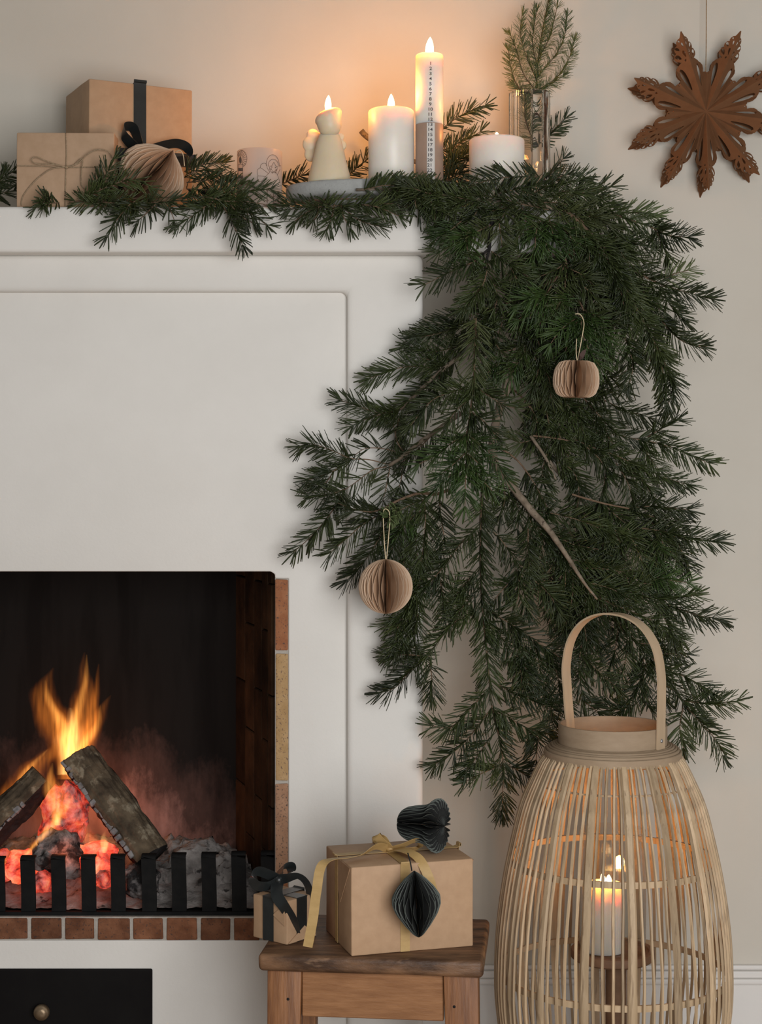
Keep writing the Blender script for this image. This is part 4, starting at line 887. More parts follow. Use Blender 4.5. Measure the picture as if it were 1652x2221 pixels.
bough('thick-stemmed right fir branch running diagonally behind the lantern handle', (1100, 835), 2.93,
  [([(1118, 760), (1100, 835), (1078, 902), (1068, 980), (1080, 1020), (1112, 1058), (1150, 1105), (1190, 1150), (1235, 1215), (1265, 1262), (1295, 1300)], 2.885, 2.89, (.0085, .0080, .0060, .0018)), ([(1080, 968), (1120, 997), (1150, 1034)], 2.93, 2.92, (.0018, .0014), M_twig), ([(1100, 838), (1125, 855), (1150, 885)], 2.95, 2.95, (.002, .0014), M_twig)],
  [([(1140, 1020), (1165, 1060), (1188, 1104)],), ([(1389, 1145), (1450, 1155), (1500, 1167), (1558, 1175)],), ([(1459, 1165), (1478, 1195), (1492, 1230)],), ([(1409, 1165), (1429, 1210), (1447, 1245)], G), ([(1364, 1155), (1380, 1190), (1402, 1240)],), ([(1254, 1232), (1300, 1233), (1350, 1240), (1415, 1252)],), ([(1400, 1248), (1450, 1258), (1492, 1264)], G),
   ([(1297, 1270), (1359, 1283), (1414, 1298), (1459, 1297), (1510, 1290)],), ([(1419, 1303), (1476, 1322), (1514, 1335), (1562, 1342)],), ([(1276, 1282), (1326, 1310), (1376, 1330), (1427, 1352), (1480, 1388)],), ([(1424, 1315), (1446, 1352), (1462, 1402)],), ([(1150, 1110), (1180, 1170), (1205, 1215)],), ([(1190, 1150), (1240, 1180), (1290, 1190), (1330, 1200)],), ([(1160, 1112), (1205, 1115), (1260, 1130), (1310, 1150)],),
   ([(1235, 1215), (1290, 1215), (1340, 1220)],), ([(1265, 1262), (1320, 1275), (1375, 1305)],), ([(1242, 1235), (1240, 1300), (1220, 1380)],), ([(1270, 1285), (1266, 1340), (1272, 1396)],), ([(1212, 1200), (1192, 1235), (1172, 1252)],), ([(1225, 1215), (1225, 1270), (1215, 1320)],), ([(1180, 1145), (1175, 1190), (1160, 1225)],), ([(1330, 1140), (1345, 1180), (1350, 1220)],), ([(1300, 1120), (1310, 1165), (1300, 1205)],),
   ([(1110, 1060), (1125, 1110), (1120, 1150)],), ([(1090, 1040), (1095, 1080), (1085, 1120)],), ([(1255, 1250), (1285, 1300), (1290, 1350)],), ([(1190, 1155), (1215, 1190), (1240, 1240)],), ([(1125, 1075), (1150, 1130), (1148, 1170)],), ([(1430, 1150), (1440, 1185), (1470, 1215)],), ([(1320, 1160), (1370, 1165), (1420, 1180)],), ([(1340, 1280), (1390, 1265), (1440, 1275)],)], BG)
bough('lowest right fir branch ending in three tips beside the lantern', (1314, 1320), 2.955,
  [([(1280, 1280), (1314, 1320), (1351, 1365), (1389, 1402), (1415, 1430), (1451, 1478), (1482, 1522)], 2.94, 2.96, (.003, .0016), M_twig)],
  [([(1314, 1320), (1351, 1365), (1389, 1402), (1415, 1430)],), ([(1410, 1425), (1451, 1478), (1484, 1524)],), ([(1478, 1520), (1540, 1525), (1600, 1520)],), ([(1490, 1535), (1527, 1577), (1556, 1610), (1567, 1642)],), ([(1481, 1535), (1474, 1577), (1482, 1625)],), ([(1430, 1420), (1465, 1417), (1492, 1420)], dict(dens=.6)), ([(1440, 1452), (1490, 1470), (1542, 1500)],), ([(1339, 1360), (1334, 1405), (1318, 1455)],), ([(1402, 1437), (1384, 1490), (1348, 1544)],), ([(1382, 1525), (1340, 1540), (1302, 1532)],), ([(1400, 1525), (1425, 1552)],), ([(1360, 1390), (1355, 1440), (1340, 1480)],),
   ([(1264, 1422), (1301, 1460), (1342, 1494)], dict(Y=2.93)), ([(1258, 1515), (1297, 1545)], dict(Y=2.93)), ([(1395, 1420), (1395, 1470), (1405, 1520)],), ([(1330, 1340), (1370, 1350), (1420, 1375)],), ([(1380, 1395), (1425, 1400), (1462, 1430)],), ([(1415, 1430), (1430, 1480), (1440, 1520)],), ([(1300, 1310), (1290, 1360), (1300, 1400)],), ([(1290, 1375), (1278, 1420), (1265, 1450)],), ([(1260, 1400), (1255, 1450), (1262, 1500)], dict(Y=2.93))], BG)
bough('long central fir branch hanging straight down lowest of all', (1045, 1080), 2.885,
  [([(1050, 1040), (1045, 1080), (1042, 1140), (1042, 1220), (1044, 1290), (1048, 1345), (1053, 1390), (1060, 1465), (1067, 1537), (1082, 1600)], 2.895, 2.90, (.0034, .0022, .0014))],
  [([(1046, 1075), (1042, 1140), (1042, 1220), (1044, 1290), (1048, 1340)],), ([(1046, 1335), (1053, 1390), (1060, 1465), (1067, 1537)], dict(L=.034)), ([(1066, 1530), (1082, 1600), (1091, 1665), (1088, 1766)],), ([(1035, 1145), (1000, 1178), (955, 1237), (918, 1280), (902, 1310)],), ([(950, 1240), (960, 1290), (962, 1340)],), ([(1060, 1145), (1087, 1172), (1117, 1215), (1130, 1260), (1146, 1332)], dict(bare=.1)), ([(1110, 1257), (1087, 1282), (1062, 1314)],), ([(1030, 1240), (1005, 1270), (974, 1306)],),
   ([(1145, 1147), (1145, 1202), (1150, 1255)],), ([(1148, 1250), (1190, 1288), (1212, 1330)],), ([(1040, 1330), (992, 1345), (955, 1385), (925, 1425)],), ([(930, 1420), (890, 1455), (858, 1490), (822, 1504)],), ([(932, 1437), (936, 1470), (936, 1510)],), ([(1060, 1325), (1105, 1352), (1155, 1385), (1182, 1405)],), ([(1175, 1400), (1205, 1420), (1234, 1442)],), ([(1055, 1345), (1092, 1390), (1122, 1435), (1146, 1494)],), ([(1162, 1392), (1170, 1452), (1182, 1510)],), ([(1180, 1410), (1205, 1452), (1215, 1502), (1230, 1536)],), ([(1080, 1485), (1117, 1505), (1167, 1525), (1194, 1544)],),
   ([(1052, 1502), (1007, 1550), (975, 1578), (934, 1574)], dict(fan=1.3)), ([(1058, 1545), (1020, 1595), (985, 1630), (940, 1660)], dict(fan=1.3)), ([(1082, 1542), (1112, 1562), (1150, 1582), (1194, 1594)],), ([(1160, 1580), (1165, 1612), (1162, 1650)],), ([(1062, 1600), (1037, 1637), (1008, 1674)],), ([(1087, 1660), (1050, 1675), (1008, 1696)],), ([(1095, 1657), (1125, 1672), (1160, 1696)],), ([(1000, 1340), (985, 1300), (990, 1270)],), ([(1110, 1420), (1130, 1460), (1128, 1500)],), ([(1140, 1400), (1140, 1450), (1160, 1490)],), ([(1120, 1235), (1125, 1290), (1110, 1330)],),
   ([(1030, 1290), (1000, 1320), (975, 1350)],), ([(1105, 1360), (1125, 1400), (1128, 1440)],), ([(1180, 1500), (1195, 1540), (1190, 1580)],)], BG)
# unseen-order inner shoots that fill the shaded depth of the cluster
def filler(label, hub, region, n, Y0, Y1, seed):
    rr = random.Random(seed); t = thing('fir_bough', label, 'fir branch', P(*hub, Y0), BG)
    stem(t, [hub, ((hub[0]+region[0])/2, (hub[1]+region[1])/2), (region[0], region[1])], Y0, Y1, (.004, .0025))
    for i in range(n):
        a = rr.uniform(0, 2*math.pi); q = math.sqrt(rr.random()); x = region[0]+region[2]*q*math.cos(a); y = region[1]+region[3]*q*math.sin(a)
        d = unit((x-hub[0], y-hub[1]+90)); l = rr.uniform(75, 120); sd = rr.uniform(-.5, .5)
        dx, dy = d[0]-d[1]*sd, d[1]+d[0]*sd
        Y = rr.uniform(min(Y0, Y1), max(Y0, Y1))
        twig(t, [(x-dx*l/2, y-dy*l/2), (x+rr.uniform(-6, 6), y+rr.uniform(-6, 6)), (x+dx*l/2, y+dy*l/2+12)], Y, Y+rr.uniform(-.02, .02), dens=.8)
    return t
filler('shaded inner fir branch behind the apple ornament near the wall', (1170, 440), (1230, 640, 125, 165), 34, 2.93, 3.02, 5)
filler('shaded inner fir branch low behind the crossing stems', (1100, 800), (1200, 850, 70, 100), 10, 2.97, 3.05, 6)
filler('shaded inner fir branch behind the right-hand layers', (1190, 1000), (1350, 1190, 105, 110), 18, 2.98, 3.05, 8)
filler('shaded inner fir branch near the wall above the lantern handle', (1200, 1180), (1240, 1290, 60, 80), 8, 2.96, 3.0, 9)

# sprigs lying on the mantel
def sprig(label, root, Y, stems, twigs): return bough(label, root, Y, stems, twigs, 'fir sprigs laid along the mantel', 'fir_sprig', .028, .82)
F_ = 2.90
sprig('fir sprig at the left frame edge behind the twine-tied gift', (-20, 420), 2.96, [], [([(-60, 425), (-10, 395), (30, 372)], dict(Y=3.02)), ([(-50, 430), (0, 420), (34, 412)], dict(Y=3.02)), ([(-40, 430), (-10, 405), (10, 375)], dict(Y=2.99))])
sprig('small fir tip poking over the mantel edge below the twine-tied gift', (95, 440), 2.90, [], [([(110, 436), (98, 434), (92, 446)], dict(Y=2.905, Y1=2.872, L=.024, fan=2.2, bow=0, dens=2.2)), ([(128, 440), (105, 442), (75, 452)], dict(Y=2.90, Y1=2.885, dens=.5, L=.022))])
sprig('fir sprig lying across the foot of the paper onion', (190, 430), 2.90, [([(150, 438), (230, 436), (300, 430), (380, 428)], 2.90, 2.905, (.002, .0014), M_twig)],
  [([(205, 420), (230, 378), (250, 342)], dict(Y=2.895)), ([(180, 432), (240, 402), (290, 390), (326, 408)], dict(Y=2.89)), ([(290, 440), (258, 470), (232, 514)], dict(Y=2.885, Y1=2.86)), ([(200, 440), (260, 440), (330, 442)], dict(Y=2.885)), ([(180, 434), (200, 418), (225, 405)], dict(Y=2.895)), ([(340, 440), (318, 462), (296, 482)], dict(Y=2.88, Y1=2.87, dens=.7)), ([(365, 445), (372, 462), (378, 478)], dict(Y=2.88, Y1=2.87, dens=.5)), ([(310, 442), (345, 438), (395, 436)], dict(Y=2.885)), ([(250, 436), (200, 440), (160, 436)], dict(Y=2.895)), ([(300, 432), (280, 445), (262, 462)], dict(Y=2.88))])
sprig('fir sprig drooping over the mantel edge beside the tealight glass', (400, 430), 2.895, [([(380, 430), (430, 428), (490, 436)], 2.895, 2.885, (.0018, .0014), M_twig)],
  [([(470, 430), (430, 460), (386, 488)], dict(Y=2.885, Y1=2.865)), ([(480, 440), (506, 488), (528, 536)], dict(Y=2.88, Y1=2.86)), ([(490, 438), (545, 464), (580, 490)], dict(Y=2.88, Y1=2.865)), ([(440, 432), (525, 416), (588, 410)], dict(Y=2.885)), ([(400, 430), (450, 428), (500, 440)], dict(Y=2.88)), ([(480, 436), (535, 438), (582, 444)], dict(Y=2.878)), ([(460, 440), (440, 450), (410, 455)], dict(Y=2.878)), ([(500, 445), (525, 470), (550, 485)], dict(Y=2.873)), ([(455, 425), (500, 405), (540, 400)], dict(Y=2.9))])
sprig('fir sprig behind the big gift pointing right along the wall', (405, 380), 3.0, [], [([(400, 372), (445, 356), (484, 354)], dict(Y=3.02)), ([(405, 396), (465, 390), (520, 396)], dict(Y=3.0)), ([(405, 410), (450, 412), (490, 420)], dict(Y=2.97)), ([(400, 385), (430, 370), (470, 372)], dict(Y=3.0))])
sprig('fir sprig hanging from under the concrete tray over the mantel edge', (720, 440), 2.89, [([(640, 438), (720, 432), (830, 432)], 2.895, 2.89, (.002, .0014), M_twig)],
  [([(715, 440), (672, 457), (638, 480)], dict(Y=2.88, Y1=2.865, dens=.8)), ([(725, 443), (718, 475), (706, 500)], dict(Y=2.875, Y1=2.86)), ([(735, 443), (780, 478), (826, 492)], dict(Y=2.875, Y1=2.86)), ([(770, 443), (815, 448), (868, 470)], dict(Y=2.88, Y1=2.865)), ([(650, 446), (632, 444), (614, 448)], dict(Y=2.89, dens=1.2)), ([(690, 450), (740, 446), (800, 448)], dict(Y=2.888)), ([(740, 445), (745, 470), (760, 495)], dict(Y=2.87)), ([(700, 450), (660, 449), (628, 454)], dict(Y=2.888)), ([(800, 444), (850, 442), (890, 452)], dict(Y=2.885)), ([(690, 442), (690, 460), (680, 478)], dict(Y=2.872, dens=.6))])
sprig('fir sprig lying across the front of the concrete tray', (775, 412), 2.90, [([(772, 412), (830, 410), (890, 412)], 2.905, 2.90, (.0028, .002))],
  [([(790, 411), (835, 402), (880, 402), (925, 396)], dict(Y=2.9, flat=.9, roll=0, up_only=True)), ([(880, 440), (925, 415), (955, 402)], dict(Y=2.89)), ([(850, 412), (900, 418), (950, 412)], dict(Y=2.89)), ([(960, 425), (1000, 412), (1035, 400)], dict(Y=2.885)), ([(890, 420), (930, 440), (955, 450)], dict(Y=2.885)), ([(830, 415), (870, 425), (900, 430)], dict(Y=2.895))])
sprig('cut fir branch standing behind the tall numbered candle', (790, 300), 3.12, [([(783, 284), (800, 300), (860, 340), (950, 360)], 3.14, 3.14, (.006, .004))],
  [([(950, 285), (1000, 250), (1054, 228)], dict(Y=3.13)), ([(955, 380), (985, 322), (1044, 284)], dict(Y=3.12)), ([(955, 392), (990, 352), (1026, 320)], dict(Y=3.1)), ([(960, 395), (1000, 375), (1030, 372)], dict(Y=3.08)), ([(750, 385), (778, 360), (806, 338)], dict(Y=3.13)), ([(610, 400), (650, 382), (676, 374)], dict(Y=3.14)), ([(940, 330), (975, 320), (1010, 300)], dict(Y=3.13)), ([(955, 370), (1000, 345), (1035, 335)], dict(Y=3.1)), ([(955, 395), (985, 390), (1020, 395)], dict(Y=3.06))])
sprig('fir sprig showing right of the glass vase', (1180, 380), 3.165, [], [([(1160, 320), (1192, 290), (1226, 256)], dict(Y=3.17)), ([(1170, 392), (1198, 372), (1222, 342)], dict(Y=3.165)), ([(1180, 395), (1210, 385), (1240, 375)], dict(Y=3.1))])

# spruce sprig in the vase
sp = thing('spruce_sprig', 'fine light green spruce sprig standing in the glass vase', 'sprig', P(1160, 385, 3.11))
kw = dict(L=.0185, w=.00125, mat=M_spruce, flat=.45, alpha=(66, 36), dens=1.9, bow=0, r=.0012)
part('stem', tube(cr([P(1152, 425, 3.11), P(1158, 300, 3.11), P(1162, 190, 3.11), P(1172, 90, 3.11), P(1195, -30, 3.11)], 6), [.002, .0016, .001], 7), M_twig, sp, smooth=True)
for pts in ([(1162, 200), (1166, 140), (1176, 70), (1194, -20)], [(1160, 195), (1135, 160), (1120, 110), (1106, 72)], [(1164, 175), (1140, 120), (1128, 75), (1132, 28)], [(1160, 210), (1125, 190), (1108, 150), (1102, 105)], [(1166, 165), (1200, 125), (1222, 85), (1230, 32)], [(1162, 198), (1205, 170), (1232, 130), (1246, 84)],
            [(1170, 120), (1190, 85), (1200, 50), (1208, 15)], [(1160, 205), (1190, 185), (1222, 165)], [(1160, 215), (1135, 200), (1115, 185)], [(1158, 290), (1166, 250), (1180, 215)], [(1154, 330), (1140, 270), (1138, 215)], [(1166, 150), (1155, 100), (1158, 55), (1165, 20)]):
    twig(sp, pts, 3.11, 3.11+R.uniform(-.03, .02), **kw)

# ------------------------------------------------------------------ gifts
class Gift:
    def __init__(s, name, label, corner, ang, w, d, h, mat, group=None):
        s.c = np.array(corner, float); s.w, s.d, s.h = w, d, h
        s.ur = np.array((math.cos(ang), math.sin(ang), 0)); s.ul = np.array((-math.sin(ang), math.cos(ang), 0))
        mid = s.c+s.ur*w/2+s.ul*d/2
        s.t = thing(name, label, 'gift', mid, group)
        v, f = box((0, 0, 0), (w, d, h), .0022, 2, 2); v = noise_disp(v, .0011, 16, R.uniform(0, 90))
        part('wrapped_box', (s.L(v), f), mat, s.t, auto=35)
    def L(s, v):
        v = np.atleast_2d(np.asarray(v, float)); return s.c+v[:, :1]*s.ur+v[:, 1:2]*s.ul+v[:, 2:3]*np.array((0, 0, 1.0))
    def p(s, x, y, z): return s.L([(x, y, z)])[0]
    def band_x(s, x, width, mat, name='ribbon_band', e=.0010, thick=.0006):
        w, d, h = s.w, s.d, s.h
        pts = [(x, -e, .001), (x, -e, h*.5), (x, -e, h-.002), (x, .001, h+e), (x, d*.5, h+e), (x, d-.002, h+e), (x, d+e, h-.002), (x, d+e, .001)]
        part(name, ribbon([s.p(*q) for q in pts], s.ur, width, thick, 4), mat, s.t, auto=60)
    def band_y(s, y, width, mat, name='ribbon_band', e=.0015, thick=.0006):
        w, d, h = s.w, s.d, s.h
        pts = [(-e, y, .001), (-e, y, h*.5), (-e, y, h-.002), (.001, y, h+e), (w*.5, y, h+e), (w-.002, y, h+e), (w+e, y, h-.002), (w+e, y, .001)]
        part(name, ribbon([s.p(*q) for q in pts], s.ul, width, thick, 4), mat, s.t, auto=60)
    def band_z(s, z, width, mat, name='ribbon_band', e=.0018, thick=.0006):
        w, d, h = s.w, s.d, s.h
        pts = [(w+e, d, z), (w+e, d*.5, z), (w+e, .001, z), (w-.001, -e, z), (w*.5, -e, z), (.001, -e, z), (-e, .001, z), (-e, d*.5, z), (-e, d, z)]
        part(name, ribbon([s.p(*q) for q in pts], (0, 0, 1), width, thick, 4), mat, s.t, auto=60)
    def flap(s, pts, mat, name='fold_flap', n=None):
        v = s.L(pts); nn = unit(np.cross(v[1]-v[0], v[2]-v[0])); k = len(v)
        cen = s.L([(s.w/2, s.d/2, s.h/2)])[0]
        if np.dot(nn, v[0]-cen) < 0: nn = -nn
        a = v+nn*.0002; b = v+nn*.0014
        part(name, (np.vstack([a, b]), [list(range(k))[::-1], [k+i for i in range(k)]]+[[i, (i+1) % k, (i+1) % k+k, i+k] for i in range(k)]), mat, s.t)

# large gift on the mantel
xg = xp(193, 2.985)
g1 = Gift('wrapped_gift', 'large kraft-wrapped gift with dark satin ribbon standing on the mantel', (xg, 2.985, ZM), math.radians(27), .203, .155, zp(170, 2.985)-ZM, M_kraft)
wr = .0245
g1.band_x(.203*.485, wr, M_satin); g1.band_z(g1.h*.462, wr, M_satin)
zc = g1.h*.47; xc = .203*.49
def gl(g, pts): return [g.p(*q) for q in pts]
part('bow_loop', ribbon(gl(g1, [(xc, -.006, zc), (xc-.018, -.022, zc+.008), (xc-.040, -.030, zc+.026), (xc-.040, -.022, zc+.044), (xc-.022, -.018, zc+.047), (xc-.010, -.012, zc+.030), (xc+.001, -.008, zc+.002)]), np.array([g1.p(0, -.5, .45)-g1.p(0, 0, 0)]*7), .021), M_satin, g1.t, auto=60)
part('bow_loop', ribbon(gl(g1, [(xc, -.006, zc), (xc+.022, -.020, zc+.012), (xc+.058, -.030, zc+.022), (xc+.082, -.030, zc+.016), (xc+.086, -.022, zc-.002), (xc+.060, -.014, zc-.008), (xc+.020, -.010, zc-.004), (xc, -.006, zc)]), np.array([g1.p(0, -.55, .5)-g1.p(0, 0, 0)]*8), .021), M_satin, g1.t, auto=60)
part('bow_knot', xf(lathe([(.001, -.010), (.008, -.008), (.0105, 0), (.008, .008), (.001, .010)], 14, squash=(1, .7)), 0, g1.p(xc, -.008, zc)), M_satin, g1.t, smooth=True)
part('ribbon_tail', ribbon(gl(g1, [(xc, -.006, zc), (xc+.012, -.014, zc-.02), (xc+.03, -.012, zc-.055), (xc+.034, -.008, zc-.085)]), g1.ur, .021), M_satin, g1.t, auto=60)
part('ribbon_tail', ribbon(gl(g1, [(xc, -.006, zc), (xc-.022, -.014, zc-.014), (xc-.045, -.012, zc-.05), (xc-.05, -.008, zc-.08)]), g1.ur, .021), M_satin, g1.t, auto=60)

# twine-tied gift
x0 = xp(36, 2.918); g2 = Gift('wrapped_gift', 'small kraft gift tied with a thin jute twine bow at the left', (x0, 2.918, ZM), math.radians(1.5), xp(247, 2.918)-x0, .052, zp(287, 2.918)-ZM, M_kraft_l)
sc2 = 2.918/F
def g2p(px, py, off=.0015): return np.array((xp(px, 2.917), 2.917-off+(px-36)*sc2*.026, zp(py, 2.917)))
tw = lambda pts, r=.0011: part('twine', tube(resample(cr(pts, 6), .003)[0], r, 6, .12), M_twine, g2.t, smooth=True)
tw([g2p(36, 360), g2p(90, 361), g2p(143, 363), g2p(200, 362), g2p(247, 361)])
tw([g2p(143, 288), g2p(144, 330), g2p(143, 363), g2p(142, 400), g2p(141, 447)])
tw([g2p(145, 362, .004), g2p(115, 358, .008), g2p(80, 357, .010), g2p(71, 348, .010), g2p(82, 343, .010), g2p(105, 352, .008), g2p(143, 363, .004)])
tw([g2p(145, 362, .004), g2p(170, 356, .008), g2p(190, 338, .012), g2p(212, 327, .013), g2p(236, 330, .012), g2p(245, 345, .008)])
tw([g2p(143, 363, .004), g2p(160, 360, .007), g2p(180, 345, .009), g2p(178, 370, .007), g2p(176, 400, .003), g2p(186, 412, .003)])
tw([g2p(145, 362, .004), g2p(112, 368, .006), g2p(80, 390, .004), g2p(55, 418, .002), g2p(48, 432, .002), g2p(47, 446, .003)])
part('twine_knot', xf(lathe([(.0005, -.0035), (.003, -.002), (.0035, 0), (.003, .002), (.0005, .0035)], 10), 0, g2p(145, 363, .004)), M_twine, g2.t, smooth=True)

# large gift on the stool
g3 = Gift('wrapped_gift', 'large kraft gift with gold ribbon sitting on the wooden stool', (-.0467, 2.500, SEAT), math.radians(16.5), .202, .155, .139, M_kraft)
wg = .0155
g3.band_x(.088, wg, M_gold); g3.band_y(.082, wg, M_gold)
g3.flap([(-.0002, .002, .137), (-.0002, .060, .070), (-.0002, .112, .137)], M_kraft)
g3.flap([(.202, .002, .137), (.202, .060, .070), (.202, .152, .137)], M_kraft)
bxl, byl, bzl = .088, .082, .141
def G3(x, y, z): return g3.p(x, y, z)
w_up = np.array((.15, -.75, .65))
part('bow_loop', ribbon([G3(bxl, byl, bzl), G3(bxl-.006, byl-.01, bzl+.010), G3(bxl-.018, byl-.008, bzl+.020), G3(bxl-.022, byl, bzl+.026), G3(bxl-.010, byl+.008, bzl+.020), G3(bxl, byl, bzl+.002)], np.array((.75, -.6, .3)), wg), M_gold, g3.t, auto=60)
part('bow_loop', ribbon([G3(bxl, byl, bzl), G3(bxl+.014, byl-.022, bzl+.012), G3(bxl+.034, byl-.030, bzl+.021), G3(bxl+.042, byl-.026, bzl+.013), G3(bxl+.032, byl-.018, bzl+.004), G3(bxl+.004, byl-.004, bzl+.002)], np.array((.2, -.75, .62)), wg), M_gold, g3.t, auto=60)
part('bow_knot', xf(lathe([(.001, -.006), (.006, -.004), (.0075, 0), (.006, .004), (.001, .006)], 14), 0, G3(bxl, byl-.003, bzl+.004)), M_gold, g3.t, smooth=True)
# long tail falling over the left side and in front of the stool
part('ribbon_tail', ribbon([G3(bxl, byl, bzl+.002), G3(.060, .060, bzl+.014), G3(.030, .045, bzl+.006), G3(.004, .034, bzl+.006), P(701, 1872, 2.50), P(686, 1935, 2.485), P(679, 1990, 2.475), P(667, 2054, 2.462)], np.array([(.0, -.6, .6), (0, -.6, .5), (.1, -.8, .3), (.3, -.8, .1), (.95, -.25, .05), (1, -.2, .1), (1, -.2, .1), (1, -.2, .25)]), .0155, .0006, 10), M_gold, g3.t, auto=60)
part('ribbon_tail', ribbon([G3(bxl, byl, bzl+.002), G3(.098, .040, bzl+.010), G3(.112, .008, bzl+.004), G3(.122, -.008, bzl-.018), G3(.132, -.008, bzl-.048), G3(.136, -.006, bzl-.072)], np.array([(.8, -.2, .3), (.9, .2, .2), (1, .2, .15), (1, .3, .3), (1, .3, .3), (1, .3, .3)]), .0155, .0006, 10), M_gold, g3.t, auto=60)
# small gift on the stool
a4 = math.radians(50)
g4 = Gift('wrapped_gift', 'tiny kraft gift box with dark satin bow on the stool corner', (-.150, 2.560, SEAT), a4, .070, .076, .070, M_kraft)
ws = .0235
g4.band_y(.040, ws, M_satin); g4.band_x(.034, ws, M_satin)
g4.flap([(-.0002, .004, .030), (-.0002, .030, .044), (-.0002, .004, .066)], M_kraft)
g4.flap([(.002, -.0002, .002), (.040, -.0002, .024), (.068, -.0002, .002)], M_kraft)
q = lambda px, py, Y: P(px, py, Y)
kx = q(604, 1908, 2.60)
part('bow_loop', ribbon([kx, q(580, 1896, 2.595), q(558, 1890, 2.59), q(546, 1902, 2.585), q(556, 1920, 2.585), q(580, 1922, 2.59), kx], np.array((.25, -.45, .85)), .020, .0006, 10), M_satin, g4.t, auto=60)
part('bow_loop', ribbon([kx, q(606, 1894, 2.61), q(612, 1880, 2.62), q(628, 1878, 2.63), q(630, 1892, 2.63), q(616, 1902, 2.615), kx], np.array((.55, -.45, .6)), .021, .0006, 10), M_satin, g4.t, auto=60)
part('bow_loop', ribbon([kx, q(622, 1904, 2.59), q(645, 1900, 2.585), q(662, 1912, 2.59), q(671, 1935, 2.60), q(671, 1965, 2.605), q(664, 1985, 2.61)], np.array([(0, -.5, .9), (.1, -.6, .8), (.3, -.7, .6), (.55, -.7, .3), (.6, -.7, 0), (.6, -.75, 0), (.6, -.75, 0)]), .019, .0006, 10), M_satin, g4.t, auto=60)
part('ribbon_tail', ribbon([kx, q(600, 1925, 2.585), q(602, 1945, 2.57), q(618, 1970, 2.56), q(632, 1995, 2.566), q(638, 2022, 2.58)], np.array([(1, 0, 0), (.95, -.2, .1), (.9, -.3, .35), (.75, -.4, .5), (.85, -.4, .3), (.9, -.4, .1)]), .0205, .0006, 10), M_satin, g4.t, auto=60)
part('bow_knot', xf(lathe([(.001, -.007), (.007, -.005), (.0085, 0), (.007, .005), (.001, .007)], 14), 0, kx), M_satin, g4.t, smooth=True)

# ------------------------------------------------------------------ stool
st = thing('wooden_stool', 'old worn pine stool carrying two gifts beside the fireplace', 'stool', (-.01, 2.60, 0))
SA = math.radians(-6.0); so = np.array((-.193, 2.512, 0)); SW, SD = .353, .245
def SL(v): v = np.asarray(v, float); return xf((v, []), SA, so)[0]
v, f = box((0, 0, SEAT-.027), (SW, SD, SEAT), .008, 4, 2); v = noise_disp(v, .0012, 25, 4); v[:, 2] = np.minimum(v[:, 2], SEAT)
part('seat', (SL(v), f), M_seat, st, auto=45)
zb_ = SEAT-.0275
def leg(xt, yt, xb, yb, w=.054, d=.034):
    V = []
    for (cx_, cy_, z, k) in ((xb, yb, 0, .82), (xt, yt, zb_, 1.0)):
        for sx_, sy_ in ((-1, -1), (1, -1), (1, 1), (-1, 1)): V.append((cx_+sx_*w/2*k, cy_+sy_*d/2*k, z))
    bm = bmesh.new(); vs_ = [bm.verts.new(p_) for p_ in V]
    for q_ in ([3, 2, 1, 0], [4, 5, 6, 7], [0, 1, 5, 4], [1, 2, 6, 5], [2, 3, 7, 6], [3, 0, 4, 7]): bm.faces.new([vs_[i] for i in q_])
    bmesh.ops.bevel(bm, geom=bm.edges[:], offset=.002, segments=2, profile=.5, affect='EDGES')
    vv, ff = _bm_out(bm); part('leg', (SL(vv), ff), M_wood, st, auto=40)
leg(.040, .030, .034, .020); leg(SW-.036, .030, SW-.024, .020); leg(.040, SD-.03, .034, SD-.02, .05); leg(SW-.042, SD-.03, SW-.032, SD-.02, .05)
part('apron', (SL(box((.067, .020, zb_-.074), (SW-.063, .040, zb_), .0015, 1)[0]), box((0, 0, 0), (1, 1, 1), .0015, 1)[1]), M_wood_h, st)
part('apron', (SL(box((.067, SD-.040, zb_-.074), (SW-.069, SD-.020, zb_), .0015, 1)[0]), box((0, 0, 0), (1, 1, 1), .0015, 1)[1]), M_wood_h, st)
for x_ in (.030, SW-.046):
    part('apron', (SL(box((x_, .048, zb_-.074), (x_+.016, SD-.048, zb_), .0015, 1)[0]), box((0, 0, 0), (1, 1, 1), .0015, 1)[1]), M_wood_h, st)
for x_, z_ in ((.046, .045), (.044, .092), (SW-.046, .048), (SW-.048, .078), (SW-.045, .098)):
    v, f = lathe([(.0005, -.0012), (.0022, -.001), (.0026, 0), (.0022, .0008), (.0005, .001)], 10); v = v[:, [0, 2, 1]]
    part('nail', (SL(v+np.array((x_, .0128, zb_-z_))), f), M_char, st, smooth=True)

